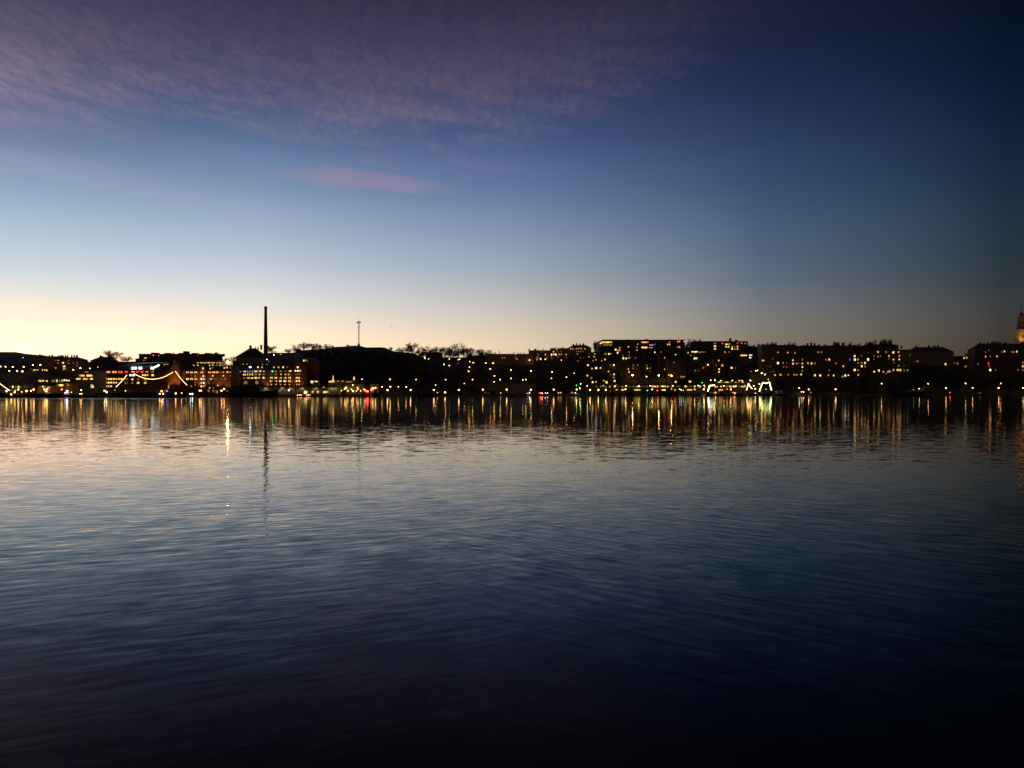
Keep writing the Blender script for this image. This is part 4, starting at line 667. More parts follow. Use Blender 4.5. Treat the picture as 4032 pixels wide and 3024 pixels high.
# ------------------------------------------------------------------ lamps
LAMPS = {
 'A': "350,995,D,.7;10,1130,W,.7;85,1135,W,.7;195,1138,W,1;360,1135,W,.8;500,1108,W,.9;612,1105,W,.9;142,1197,Y,.7;260,1200,W,.8;340,1205,W,1;1112,1180,W,.7;1220,1155,W,.9;1365,1160,W,.8;1485,1140,O,.4;"
      "100,1503,W,1;222,1520,W,.9;170,1553,W,.9;400,1503,W,1.1;470,1500,Y,.7;512,1480,W,1;278,1480,W,.9;330,1515,O,.6;650,1435,O,.7;675,1478,W,.9;715,1478,W,.9;700,1503,W,1.1;1020,1500,W,1.1;1010,1522,C,.6;988,1532,V,.7;1085,1520,D,.8;937,1478,O,.7;1230,1490,W,.7;1215,1545,Y,.5;1242,1545,Y,.5;1590,1500,W,1;1620,1520,C,.7;1745,1490,D,.6;1905,1497,W,.5",
 'B': "525,1503,W,.9;497,1545,W,.9;548,1545,W,.9;605,1503,B,.8;740,1540,W,.9;830,1535,O,.7;962,1548,C,.7;992,1548,C,.8;1105,1497,W,1;1130,1497,Y,.6;1475,1472,W,1;1435,1497,W,1;1530,1062,X,1.9;1870,1138,C,1.3;1765,1095,D,.6;1825,1097,D,.6;1990,1140,Y,.5",
 'C': "300,953,C,.7;195,1023,C,.6;225,1050,D,.5;130,1097,d,.8;195,1097,d,.8;405,945,D,.8;280,1205,G,.8;530,1490,W,1.1;1640,1325,W,.7;1285,1480,W,1.1;1330,1495,W,.6;1375,1475,W,.7;1398,1462,W,.7;1425,1500,W,.7;1480,1477,W,.7;1500,1413,W,.6;1505,1505,W,1.1;1555,1500,W,.5;1580,1475,W,.6;1620,1497,C,.5;1675,1480,W,1.1;1690,1497,O,.9;1725,1507,R,1.5;1805,1455,W,1;1845,1455,W,.9;1945,1440,W,.7;690,1562,W,.45;660,1566,O,.6;715,1562,O,.6;825,1562,O,.7;800,1566,Y,.4;850,1562,O,.5",
 'D': "730,672,Y,.7;742,685,Y,.6;798,693,W,.7;1145,697,Y,.7;1295,708,Y,.6;1320,698,Y,.7;1058,787,W,.8;1145,805,W,.8;1293,767,d,.7;1490,740,W,.5;1545,757,W,.8;1483,833,W,.8;1470,903,W,.8;1757,763,Y,.8;1875,765,W,.8;1888,765,O,.6;1832,860,W,.9;2178,880,W,.8;1902,978,W,.8;1895,1077,W,.7;1998,1040,W,.9;2180,1020,W,.8;150,1038,W,.9;587,1040,W,.7;1082,1040,Y,.7;1535,1040,Y,.8;1397,1105,W,.6;20,1160,W,.6;158,1160,W,.9;293,1160,W,.7;422,1163,W,.7;918,1132,W,.6;110,1215,W,1.1;497,1215,W,1.1;885,1213,W,1.1;1305,1213,W,1.15;1707,1210,W,1.15;2107,1208,W,1.15;945,1257,O,.5;1075,1252,Y,.9;2008,1265,W,.4",
 'E': "383,1210,W,1.1;767,1208,W,1.1;1150,1207,W,1.1;1205,1187,W,.9;360,713,W,.9;627,700,W,.9;895,715,W,.6;388,897,W,.9;740,915,W,.8;728,1020,W,.7;980,1000,W,.9;1110,935,Y,.6;250,1045,W,.7;298,1040,W,.8;1773,795,W,.9;2087,968,Z,1.25;1148,1138,G,.7;1218,1110,L,.8;1330,1150,L,.8;1598,1143,G,.6;1800,1142,L,.7;1980,1145,L,.8;2195,1145,L,.8;1375,1215,W,1.3;1515,1213,W,1.3;1640,1213,W,1.3;1968,1203,W,1.1;1070,1255,O,.5;1130,1260,C,.5;575,1268,O,.9;545,1268,R,.9;663,1265,W,.6;625,1268,C,.4;322,1293,V,.5;360,1262,C,.7",
 'F': "400,970,Z,1.2;612,975,Z,1.2;570,965,O,.7;195,990,Y,.9;1225,790,W,1;1270,1052,W,.9;1340,1052,W,1.1;1442,1060,W,.9;1632,1057,W,1;1750,1060,W,1;1797,1060,W,1;1935,1055,W,1.1;2025,893,W,1;2055,888,W,.9;2120,935,W,.9;2180,955,W,1.1;1945,908,O,.4;1123,1093,G,.6;65,1150,L,.8;255,1145,L,.7;633,1145,L,.8;1060,1140,L,.7;1160,1138,L,.7;1490,1145,L,.8;1990,1145,L,.9;2085,1115,L,1;207,1223,G,.7;290,1205,W,1;375,1223,R,.7;673,1215,R,.7;750,1203,V,1;778,1215,Y,.7;810,1223,G,.6;1155,1205,W,1.1;1350,1255,W,.8;1545,1200,R,.7;1605,1205,W,1.1;2015,1195,W,1.1;2020,1270,O,.8;1000,1205,Y,.7;505,1218,G,.6;1670,1270,O,1.0",
 'G': "5,930,W,.8;105,1038,Y,.7;625,1183,W,.9;785,1205,W,1.1;665,1245,W,.8;700,1248,W,.7;820,1255,D,.7;1235,1203,W,1.2;2005,1108,W,1;240,1250,O,.7;70,1205,O,.5",
 'H': "598,1393,W,.9;460,1468,Y,.8;868,1455,W,1.15;1165,1388,W,1;1272,1455,W,1;1700,1390,W,.8;1668,1457,W,1.2;2040,1455,W,1.1;930,1527,R,.6;375,1485,D,.7",
}
MARKS = [(60, 1400, 'the far left wooded hill'), (130, 1455, 'the long low far left house'), (60, 1545, 'the leftmost boat'), (175, 1535, 'the orange waterside house'), (255, 1540, 'the amber pavilion'),
         (335, 1455, 'the small hipped house'), (420, 1540, 'the sailing ship bow'), (640, 1545, 'the sailing ship stern'), (790, 1540, 'the second brick gable'), (890, 1530, 'the big dark ship'),
         (900, 1425, 'the crane'), (985, 1440, 'the steep roofed dark building'), (1050, 1420, 'the tall chimney'), (1130, 1540, 'the long pale quay building'), (1370, 1535, 'the quayside station'),
         (1450, 1535, 'the red boat'), (1420, 1490, 'the bare hill foot'), (1570, 1515, 'the slope left of the barge'), (1690, 1545, 'the long barge'), (1690, 1405, 'the hilltop trees'), (1850, 1440, 'the dark middle slope'), (1950, 1480, 'the retaining wall'),
         (1860, 1540, 'the quay under the retaining wall'), (2130, 1545, 'the red lit boat'), (2200, 1545, 'the yellow ferry'), (2100, 1420, 'the house with thin chimneys'), (2200, 1480, 'the slope under the hipped house'), (2330, 1530, 'the left restaurant front'),
         (2440, 1450, 'the tall slope house'), (2600, 1480, 'the red glowing wall'), (2450, 1535, 'the middle restaurant lamps'), (2640, 1540, 'the coloured restaurant front'), (2790, 1440, 'the middle of the slope'), (2860, 1500, 'the two tier restaurant'), (2860, 1545, 'the grey hulled boat'),
         (2990, 1460, 'the terrace above the lit ships'), (2990, 1530, 'the yellow green ship'), (3060, 1545, 'the beige houseboat'), (3170, 1540, 'the low white boat'), (3290, 1535, 'the empty right quay'), (3470, 1510, 'the dark right slope'), (3620, 1530, 'the lit tent'), (3760, 1530, 'the right quay trees'), (3950, 1530, 'the right edge of the quay')]
ORD = ['first', 'second', 'third', 'fourth', 'fifth', 'sixth', 'seventh', 'eighth', 'ninth', 'tenth', 'eleventh', 'twelfth', 'thirteenth', 'fourteenth', 'fifteenth', 'sixteenth']
CNT = ['one', 'two', 'three', 'four', 'five', 'six', 'seven', 'eight', 'nine', 'ten', 'eleven', 'twelve', 'thirteen', 'fourteen', 'fifteen', 'sixteen']
LIGHTS_UV = []
def place_lamps():
    globe = {k: MB().ball((0, 0, 0), .44).mesh('globe', LM[k]) for k in LM}
    cap = MB().cyl(0, 0, [(.38, .40), (.52, .22), (.60, .05)], 10).mesh('lamp_cap', MT['iron'])
    items = []
    for c, txt in LAMPS.items():
        for tok in txt.split(';'):
            p = tok.split(','); u, v = P(c, float(p[0]), float(p[1])); items.append([u, v, p[2], float(p[3])])
    groups = {}
    for it in items:
        u, v, k, sz = it
        LIGHTS_UV.append((u, v))
        bt = None
        if v > 1536:
            for b in BOATS:
                zz = zr(v, b[3] - b[6])
                if b[0] < u < b[1] and zz < b[4] + 1.6: bt = b
        if bt:
            Y = bt[3] - bt[6] - .25; r = bt[5]
            link(globe[k], 'deck_lamp', r, (xr(u, Y) - r.location.x, Y - r.location.y, max(.5, zr(v, Y)))).scale = (sz * .9,) * 3
            continue
        # lamps fixed to buildings in the picture stand before the wall
        Y = march(u, v, 5.5, 5.0)
        for f in FAC:
            if f[1] < u < f[2] and f[3] < v < f[4] and f[5] - 2.5 < Y: Y = f[5] - 2.5
        mk = min(MARKS, key=lambda m: abs(m[0] - u) + 1.6 * abs(m[1] - v))
        groups.setdefault(mk[2], []).append((u, v, k, sz, Y))
    for ph, ls in groups.items():
        ls.sort()
        for i, (u, v, k, sz, Y) in enumerate(ls):
            kind = 'quay lamp' if Y - Ys(u) < 34 else 'slope lamp'
            gz = ground(u, Y); z = zr(v, Y)
            lab = f"{HUE[k][2]} {kind} by {ph}"
            if len(ls) > 1: lab += f", {ORD[i]} from left of {CNT[len(ls) - 1]}"
            root = empty('street_lamp', (xr(u, Y), Y, gz), lab, 'street lamp', 'lamps along the quay' if kind[0] == 'q' else 'lamps on the slope')
            h = max(.5, z - gz)
            m = MB(); m.cyl(0, 0, [(0, .14), (.6, .10), (h - .3, .05)], 6); m.cyl(0, 0, [(-.2, .22), (.25, .2)], 6); m.build('post', MT['iron'], root)
            link(globe[k], 'globe', root, (0, 0, h)).scale = (sz,) * 3
            link(cap, 'lamp_cap', root, (0, 0, h)).scale = (sz * .9,) * 3
place_lamps()
# light strings
def garland(label, pts, Y, mat, r, step, name='light_string', yo=None):
    world = [Vector((xr(u, Y if yo is None else yo[i]), Y if yo is None else yo[i], zr(v, Y if yo is None else yo[i]))) for i, (u, v) in enumerate(pts)]
    o = world[0]; root = empty(name, o, label, 'light string', None)
    m = MB()
    for a, b in zip(world, world[1:]): m.bar(a - o, b - o, .035, .035, 4)
    m.build('cable', MT['iron'], root)
    bm = MB().ball((0, 0, 0), r, 8, 5).mesh('bulb', mat)
    acc = 0
    n = 0
    for a, b in zip(world, world[1:]):
        L = (b - a).length
        while acc < L and n < 95:
            link(bm, 'bulb', root, a + (b - a) * (acc / L) - o + Vector((0, 0, -.1))); acc += step; n += 1
        acc -= L
    return root
GB = emis('bulb_gold', (1, .62, .2), 7, True); GW = emis('bulb_white', (1, .85, .5), 12, True); GG = emis('bulb_yellow_green', (.85, 1, .3), 9, True)
def cat(c, a, b, sag, n=14):
    return [P(c, a[0] + (b[0] - a[0]) * t, a[1] + (b[1] - a[1]) * t + sag * 4 * t * (1 - t)) for t in [i / n for i in range(n + 1)]]
garland('short golden light string slanting down at the left edge of the picture', cat('A', (-40, 1355), (155, 1498), 6, 6), Ys(20) - 4, GB, .22, .8)
garland('golden light string rising from the ship bow to the first mast', cat('A', (1762, 1437), (1932, 1252), 8, 6), YS, GB, .2, .62)
garland('long sagging golden light string between the two masts', cat('B', (112, 1240), (702, 1210), 95, 20), YS, GB, .2, .68)
garland('golden light string falling from the second mast to the stern', cat('B', (738, 1204), (915, 1413), 14, 8), YS, GB, .2, .62)
Yw = Ys(2800) - 5
garland('thick white light string bent like a hook on a moored ship', [P('F', 1222, 1228), P('F', 1250, 1140), P('F', 1335, 1134)], Yw, GW, .34, .5)
garland('peaked yellow white light string like an upturned letter V', [P('F', 1870, 1210), P('F', 1903, 1102), P('F', 1925, 1150), P('F', 1962, 1190)], Ys(2950) - 5, GB, .38, .6)
garland('tall yellow green light string outlining the rightmost lit ship', [P('F', 2085, 1235), P('F', 2112, 1160), P('F', 2142, 1088), P('F', 2190, 1100), P('G', 60, 1103), P('G', 128, 1082), P('G', 142, 1150), P('G', 163, 1222)], Ys(3000) - 5, GG, .34, .55)
def lightbar(label, c, x0, x1, y, k, hgt, dyy):
    u0, v = P(c, x0, y); u1, _ = P(c, x1, y); uc = (u0 + u1) / 2; Y = Ys(uc) + dyy
    root = empty('light_bar', (xr(uc, Y), Y, QZ), label, 'light bar'); hw = (xr(u1, Y) - xr(u0, Y)) / 2; z = zr(v, Y) - QZ
    m = MB(); m.box(-hw, -.1, z - hgt / 2, hw, 0, z + hgt / 2); m.build('tube', k, root)
    m = MB(); m.box(-hw, .003, z - hgt, hw, .25, z + hgt); m.box(-hw, .02, 0, -hw + .15, .2, z); m.box(hw - .15, .02, 0, hw, .2, z); m.build('frame', MT['iron'], root)
lightbar('long greenish yellow light bar above the leftmost boat', 'A', 8, 95, 1500, WM['L'], .9, 2)
# ------------------------------------------------------------------ landmarks
def chimney():
    uc, vt = P('C', 178, 218); Y = march(uc, P('C', 0, 1100)[1]); Y = max(Y, Ys(uc) + 150); cx = xr(uc, Y); gz = ground(uc, Y); k = Y / F
    root = empty('factory_chimney', (cx, Y, gz), 'very tall slim brick chimney standing alone behind the factory', 'chimney')
    zt = zr(vt, Y) - gz; zb = zr(P('C', 0, 900)[1], Y) - gz
    r0, r1 = 8.0 * k, 5.0 * k
    m = MB(); m.cyl(0, 0, [(-4, r0 * 1.15), (zb, r0), (zb + (zt - zb) * .5, (r0 + r1) / 2 * .97), (zt - 2.2, r1)], 20); m.build('shaft', MT['mortar'], root)
    for t in (.25, .5, .75):
        zz = zb + (zt - zb) * t; rr = r0 + (r1 - r0) * t
        m = MB(); m.cyl(0, 0, [(zz - .2, rr * .98), (zz - .15, rr * 1.05), (zz + .15, rr * 1.05), (zz + .2, rr * .98)], 20); m.build('iron_band', MT['iron'], root)
    m = MB()
    for q in (-.25, .25): m.bar((q, -r0 - .12, zb), (q, -r1 - .12, zt - 1), .04)
    for i in range(60): zz = zb + (zt - 1 - zb) * i / 60; rr = r0 + (r1 - r0) * i / 60; m.bar((-.25, -rr - .12, zz), (.25, -rr - .12, zz), .025)
    m.build('ladder', MT['iron'], root)
    m = MB(); m.cyl(0, 0, [(zt - 2.2, r1 * 1.0), (zt - 1.9, r1 * 1.18), (zt - .8, r1 * 1.2), (zt - .5, r1 * 1.05), (zt, r1 * 1.05)], 20); m.build('crown_ring', MT['mortar'], root)
chimney()
def mast():
    uc, vb = P('C', 1592, 806); Y = Ys(uc) + DR - 4; k = Y / F; cx = xr(uc, Y); gz = ground(uc, Y)
    root = empty('radio_mast', (cx, Y, gz), 'thin lattice radio mast with two round dishes on the bare hilltop', 'radio mast')
    def z(y): return zr(P('C', 0, y)[1], Y) - gz
    w = .55; zt = z(435)
    m = MB(); z0 = z(785)
    for a, b in ((-1, -1), (1, -1), (1, 1), (-1, 1)): m.bar((a * w, b * w, z0), (a * w * .7, b * w * .7, zt), .13)
    n = 22
    for i in range(n):
        za, zb = z0 + (zt - z0) * i / n, z0 + (zt - z0) * (i + 1) / n
        sg = 1 if i % 2 else -1
        for b in (-1, 1): m.bar((sg * w * .85, b * w * .85, za), (-sg * w * .85, b * w * .85, zb), .09); m.bar((b * w * .85, sg * w * .85, za), (b * w * .85, -sg * w * .85, zb), .09)
    m.build('lattice', MT['iron'], root)
    m = MB(); m.box(-1.1, -1.1, -.5, 1.1, 1.1, z0); m.build('base', MT['concrete'], root)
    m = MB(); m.bar((-.5, 0, zt), (-.5, 0, z(405)), .1); m.build('antenna', MT['iron'], root)
    m = MB(); m.bar((.4, 0, zt), (.4, 0, z(420)), .12); m.build('antenna', MT['iron'], root)
    def dish(dx, y, r, ax):
        q = MB(); zc = z(y); a = Vector(ax).normalized(); c0 = Vector((dx, -.6, zc))
        q.bar(c0 - a * .5, c0 + a * .4, r, r * .9, 14); q.bar(c0 + a * .4, c0 + a * .9, r * .9, r * .3, 14); q.bar(c0, (0, 0, zc), .12); q.build('dish', MT['grey'], root)
    dish(-5 * k, 462, 3.1 * k, (-.35, -1, 0)); dish(5.6 * k, 462, 3.1 * k, (1, -.3, 0)); dish(2.6 * k, 523, 1.5 * k, (1, -.5, 0))
mast()
def church():
    uc = P('H', 2010, 0)[0]; Y = Ys(uc) + DR + 60; k = Y / F; cx = xr(uc, Y); gz = ground(uc, Y)
    root = empty('church_tower', (cx, Y, gz), 'floodlit amber church tower with a dark cap and thin spire at the right edge', 'church tower')
    def z(y): return zr(P('H', 0, y)[1], Y) - gz
    s = k / 3.859
    hw = 70 * s
    m = MB(); m.box(-hw, -hw, -3, hw, hw, z(575)); m.box(-hw - .4, -hw - .4, z(582), hw + .4, hw + .4, z(570))
    for sg in (-1, 1): m.box(sg * hw * .86 - hw * .16, -hw - .5, -3, sg * hw * .86 + hw * .16, -hw - .003, z(600))
    m.build('shaft', MT['plaster'], root)
    for sg in (-1, 1):
        q = MB(); xc = sg * hw * .3; ww = hw * .13
        q.prism([(xc - ww, z(715)), (xc + ww, z(715)), (xc + ww, z(655)), (xc, z(640)), (xc - ww, z(655))], -hw - .08, -hw - .01); q.build('belfry_opening', MT['hull'], root)
    m = MB(); h2 = 52 * s
    m.cyl(0, 0, [(z(570), h2 * 1.15), (z(505), h2 * 1.12), (z(500), h2 * 1.2), (z(490), h2 * 1.0), (z(372), 43 * s), (z(366), 48 * s), (z(360), 40 * s)], 8, math.pi / 8); m.build('upper_stage', MT['brick'], root)
    m = MB(); m.cyl(0, 0, [(z(360), 38 * s), (z(335), 33 * s), (z(318), 20 * s), (z(305), 10 * s), (z(295), 5 * s)], 12); m.build('cap', MT['copper'], root)
    m = MB(); m.bar((0, 0, z(300)), (0, 0, z(178)), 3.2 * s, .06, 6); m.ball((0, 0, z(262)), 4 * s); m.build('spire', MT['copper'], root)
    for sg in (-1, 1): flood('flood_light', root, (sg * hw * 1.6, -hw - 9, z(800)), (sg * hw * .2, -hw, z(640)), (1, .52, .09), 17000, 75)
def flood(name, parent, loc, aim, col, watt, ang):
    l = bpy.data.lights.new(name, 'SPOT'); l.energy = watt; l.color = col; l.spot_size = math.radians(ang); l.spot_blend = .8; l.shadow_soft_size = .3
    o = bpy.data.objects.new(name, l); COL.objects.link(o); o.parent = parent; o.location = loc
    d = Vector(aim) - Vector(loc); o.rotation_euler = d.to_track_quat('-Z', 'Y').to_euler()
    m = MB(); m.box(-.35, -.25, -.75, .35, .25, -.3); m.bar((0, 0, -.75), (0, 0, -1.6), .06); m.build('flood_housing', MT['iron'], parent, loc)
church()
def brewery_floods():
    for root, Y, cx, c, xc, hgt, w in ((r1, Y1, c1, 'B', 700, 22, 1500), (r1, Y1, c1, 'B', 790, 22, 1500), (r1, Y1, c1, 'B', 1105, 17, 1000), (r1, Y1, c1, 'B', 1205, 17, 1000), (r2, Y2, c2, 'B', 1590, 9, 900),
                                      (r2, Y2, c2, 'C', 605, 20, 1600), (r2, Y2, c2, 'C', 735, 20, 1400), (r2, Y2, c2, 'C', 205, 12, 500), (r2, Y2, c2, 'C', 900, 16, 2600), (r1, Y1, c1, 'B', 1400, 12, 700), (r1, Y1, c1, 'B', 1540, 10, 500)):
        x = xr(P(c, xc, 0)[0], Y) - cx
        flood('flood_light', root, (x, -6.0, 2.5), (x, 0, hgt), (1, .46, .09), w * 3, 65)
brewery_floods()
def wall_lamps():
    root = [f for f in FAC if f[0].name.startswith('warehouse')][0]; r, Y = root[0], root[5]
    for xc in (180, 430, 560, 730, 940, 1170, 1240):
        x = xr(P('C', xc, 0)[0], Y) - r.location.x
        flood('wall_lamp', r, (x, -1.6, 6.0), (x, -.2, 0), (1, .78, .36), 420, 110)
wall_lamps()
def uplights():
    for xc, y0, y1, lab in ((1203, 1262, 1372, 'tall flame shaped yellow uplight nearest the brick tower'), (1520, 1275, 1370, 'slim flame shaped yellow uplight farther from the brick tower')):
        u, v = P('C', xc, y0); Y = Ys(u) + 34; _, vb = P('C', xc, y1); zt = zr(v, Y) - QZ; zb = max(.3, zr(vb, Y) - QZ)
        root = empty('light_column', (xr(u, Y), Y, QZ), lab, 'light column')
        m = MB(); m.cyl(0, 0, [(0, .3), (zb, .25)], 8); m.build('post', MT['iron'], root)
        h = zt - zb
        m = MB(); m.cyl(0, 0, [(zb + .003, .5), (zb + h * .3, .75), (zb + h * .6, .5), (zt, .05)], 10); m.build('flame_lamp', WM['Y'], root)
uplights()
def crane():
    ua, va = P('B', 1352, 940); ub, vb = P('B', 1480, 945); Y = march(ua, 1425) + 6; cx = xr(ua, Y); gz = ground(ua, Y)
    root = empty('tower_crane', (cx, Y, gz), 'small dark tower crane jib at the right end of the long flat block', 'crane')
    zt = zr(va, Y) - gz; X = xr(ub, Y) - cx
    m = MB()
    for a, b in ((-.6, -.6), (.6, -.6), (.6, .6), (-.6, .6)): m.bar((a, b, 0), (a, b, zt), .12)
    for i in range(12): m.bar((-.6, -.6, zt * i / 12), (.6, -.6, zt * (i + 1) / 12), .08)
    m.build('tower', MT['iron'], root)
    m = MB(); m.bar((-3, 0, zt + .8), (X, 0, zt - .4), .22); m.bar((-3, 0, zt), (X, 0, zt - 1.0), .22)
    for i in range(10): m.bar((-3 + (X + 3) * i / 10, 0, zt + .1 - i * .1), (-3 + (X + 3) * (i + 1) / 10, 0, zt + .6 - i * .1), .1)
    m.build('jib', MT['iron'], root)
    m = MB(); m.box(-1, -.9, zt - .6, 1.6, .9, zt + 1.4); m.build('cab', MT['iron'], root)
    m = MB(); m.box(X - 1.4, -.6, zt - 2.6, X + .3, .6, zt + .2); m.build('hook_block', MT['iron'], root)
crane()
def bird():
    u, v = P('D', 183, 153); Y = 210; o = Vector((xr(u, Y), Y, zr(v, Y)))
    root = empty('bird', o, 'tiny dark bird gliding with spread wings in the clear sky', 'bird')
    m = MB(); m.loft([[(x, r * math.cos(t), r * .8 * math.sin(t)) for t in [i * math.pi / 4 for i in range(8)]] for x, r in ((-.28, .01), (-.2, .05), (0, .09), (.15, .07), (.22, .045), (.3, .05), (.36, .02), (.4, .005))])
    m.build('body', MT['feather'], root)
    for sg in (-1, 1):
        q = MB(); a = [(.12, 0, 0), (-.08, 0, 0)]; pts = [((.12, .05, .03), (-.1, .05, .02)), ((.16, .35, .12), (-.06, .35, .1)), ((.06, .65, .1), (-.12, .65, .08)), ((-.16, .95, .03), (-.2, .95, .02))]
        q.loft([[(p[0], sg * p[1], p[2]), (r_[0], sg * r_[1], r_[2]), (r_[0], sg * r_[1], r_[2] - .02), (p[0], sg * p[1], p[2] - .03)] for p, r_ in pts]); q.build('wing', MT['feather'], root)
    root.rotation_euler = (.1, .0, .9); root.scale = (.75,) * 3
bird()
def tent():
    u0, v = P('H', 500, 1438); u1, _ = P('H', 695, 1440); uc = (u0 + u1) / 2; Y = Ys(uc) + 14; cx = xr(uc, Y); hw = xr(u1, Y) - cx
    root = empty('market_tent', (cx, Y, QZ), 'slanting brown tent lit by a lamp on the right quay', 'tent')
    zt = zr(v, Y) - QZ
    m = MB(); m.loft([[(-hw, y, .9), (-hw * .3, y, zt), (hw * .4, y, zt * .8), (hw, y, .3), (hw, y, .15), (hw * .4, y, zt * .8 - .15), (-hw * .3, y, zt - .15), (-hw, y, .75)] for y in (0, 6)]); m.build('canvas', MT['beige'], root)
    for x, h in ((-hw + .2, .8), (-hw * .3, zt - .2), (hw * .4, zt * .8 - .2)):
        m = MB(); m.cyl(x, .4, [(0, .06), (h, .06)], 6); m.build('pole', MT['iron'], root)
tent()
def wall_seg(label, c, x0, x1, y0, y1, dy, th=1.2):
    u0, v0 = P(c, x0, y0); u1, v1 = P(c, x1, y1); uc = (u0 + u1) / 2; Y = Ys(uc) + dy; cx = xr(uc, Y); gz = ground(uc, Y)
    root = empty('retaining_wall', (cx, Y, gz), label, 'wall'); hw = (xr(u1, Y) - xr(u0, Y)) / 2; zt = zr(v0, Y) - gz
    m = MB(); m.box(-hw, 0, -3, hw, th, zt); m.build('masonry', MT['stone'], root)
    m = MB(); m.box(-hw, -.15, zt + .003, hw, th + .15, zt + .3); m.build('coping', MT['stone'], root)
wall_seg('long dim retaining wall under the middle slope lamps', 'D', 1380, 2600, 1115, 1150, 42)
wall_seg('lamp lit terrace wall above the lit ships', 'F', 1950, 2320, 968, 1000, 62)
wall_seg('low quay wall lit by a single lamp on the right shore', 'G', 1080, 1480, 1268, 1290, 8)
for j, (c, x, kd, lab) in enumerate((('D', 1440, 'grey', 'dark parked car near a quay lamp under the retaining wall'), ('D', 1780, 'white', 'pale parked van on the quay under the retaining wall'), ('D', 1965, 'white', 'white parked van beside the small white light on the quay'),
                                ('D', 330, 'grey', 'grey parked car left of the dark barge'), ('E', 110, 'beige', 'beige parked van on the quay left of the red lit boat'), ('H', 1030, 'grey', 'dark parked car between two lamps on the right quay'))):
    u, v = P(c, x, 0); Y = Ys(u) + 5
    root = empty('parked_car', (xr(u, Y), Y, QZ), lab, 'car' if 'car' in lab else 'van', 'vehicles parked on the quay')
    van = 'van' in lab; h = 2.0 if van else 1.35
    m = MB(); m.prism([(-2.2, .35), (2.2, .35), (2.25, .8), (1.3 if not van else 1.9, .95), (.8 if not van else 1.5, h), (-1.4 if not van else -2.1, h), (-2.15, .95)], -.9, .9); m.build('body', MT[kd], root)
    m = MB(); m.prism([(-1.3, .98), (.9, .98), (.65, h - .15), (-1.15, h - .15)], -.93, -.905); m.build('side_window', MT['hull'], root)
    for wx in (-1.4, 1.4):
        m = MB(); m.bar((wx, -.95, .33), (wx, -.7, .33), .33, .33, 12); m.build('wheel', MT['hull'], root)
# ------------------------------------------------------------------ trees
def bare(seed, n=1.0):
    rd = random.Random(seed); tr = MB(); cr = MB()
    tr.cyl(0, 0, [(-.06, .022), (.1, .017), (.3, .013)], 6)
    lob = [(rd.uniform(-.2, .2), rd.uniform(-.2, .2), rd.uniform(.18, .68), rd.uniform(.28, .38)) for _ in range(6)] + [(0, 0, .5, .45)]
    def curve(a, b, r0, r1, k, bend):
        a = Vector(a); b = Vector(b); mid = (a + b) / 2 + Vector((rd.gauss(0, bend), rd.gauss(0, bend), rd.uniform(.2, 1) * bend))
        (tr if r0 > .008 else cr).bar(a, mid, r0, (r0 + r1) / 2, k); (tr if r0 > .008 else cr).bar(mid, b, (r0 + r1) / 2, r1, k)
        return mid, b
    for i in range(int(18 * n)):
        lb = lob[i % 7]; d = Vector((rd.gauss(0, 1), rd.gauss(0, 1), rd.gauss(.2, .8))).normalized()
        tip = Vector(lb[:3]) + d * lb[3] * .7
        st = Vector((0, 0, rd.uniform(.04, .28))); m, e = curve(st, tip, .0095, .004, 4, .03)
        for j in range(int(10 * n)):
            t = rd.uniform(.25, 1); p = m.lerp(e, t) if rd.random() < .75 else st.lerp(m, t)
            d2 = (d + Vector((rd.gauss(0, .9), rd.gauss(0, .9), rd.gauss(.25, .8)))).normalized()
            q = p + d2 * rd.uniform(.08, .2); m2, e2 = curve(p, q, .0058, .004, 3, .015)
            for k in range(int(8 * n)):
                p3 = m2.lerp(e2, rd.uniform(0, 1)); d3 = (d2 + Vector((rd.gauss(0, .8), rd.gauss(0, .8), rd.gauss(.2, .7)))).normalized()
                cr.bar(p3, p3 + d3 * rd.uniform(.05, .12), .0046, .0030, 3)
    z = max(v[2] for v in cr.v); w = sorted(abs(v[0]) for v in cr.v)[int(len(cr.v) * .91)]
    for mb in (tr, cr): mb.v = [(x * .5 / w, y * .5 / w, zz / z) for x, y, zz in mb.v]
    return tr.mesh('trunk', MT['bark']), cr.mesh('crown', MT['bark'])
def dense(seed):
    rd = random.Random(seed); tr = MB(); cr = MB()
    tr.cyl(0, 0, [(-.05, .04), (.4, .03), (.9, .008)], 6)
    for i in range(8):
        a = rd.uniform(0, 6.28); z = rd.uniform(.25, .8); tr.bar((0, 0, z), (.25 * math.cos(a), .25 * math.sin(a), z + .12), .012, .004, 4)
    cl = [(rd.uniform(-.33, .33), rd.uniform(-.33, .33), rd.uniform(.22, .9), rd.uniform(.10, .2)) for _ in range(22)]
    for cx, cy, cz, r in cl:
        for _ in range(95):
            d = Vector((rd.gauss(0, 1), rd.gauss(0, 1), rd.gauss(0, 1))).normalized() * r * rd.uniform(.4, 1.1)
            p = Vector((cx, cy, cz)) + d; a = Vector((rd.gauss(0, 1), rd.gauss(0, 1), rd.gauss(0, 1))).normalized() * .03; b = a.orthogonal().normalized() * .022
            cr.face([p - a, p + b, p + a, p - b])
    return tr.mesh('trunk', MT['bark']), cr.mesh('crown', MT['leaf'])
BARE = [bare(s) for s in (1, 2, 3, 4)]
DENSE = [dense(s) for s in (11, 12, 13)]
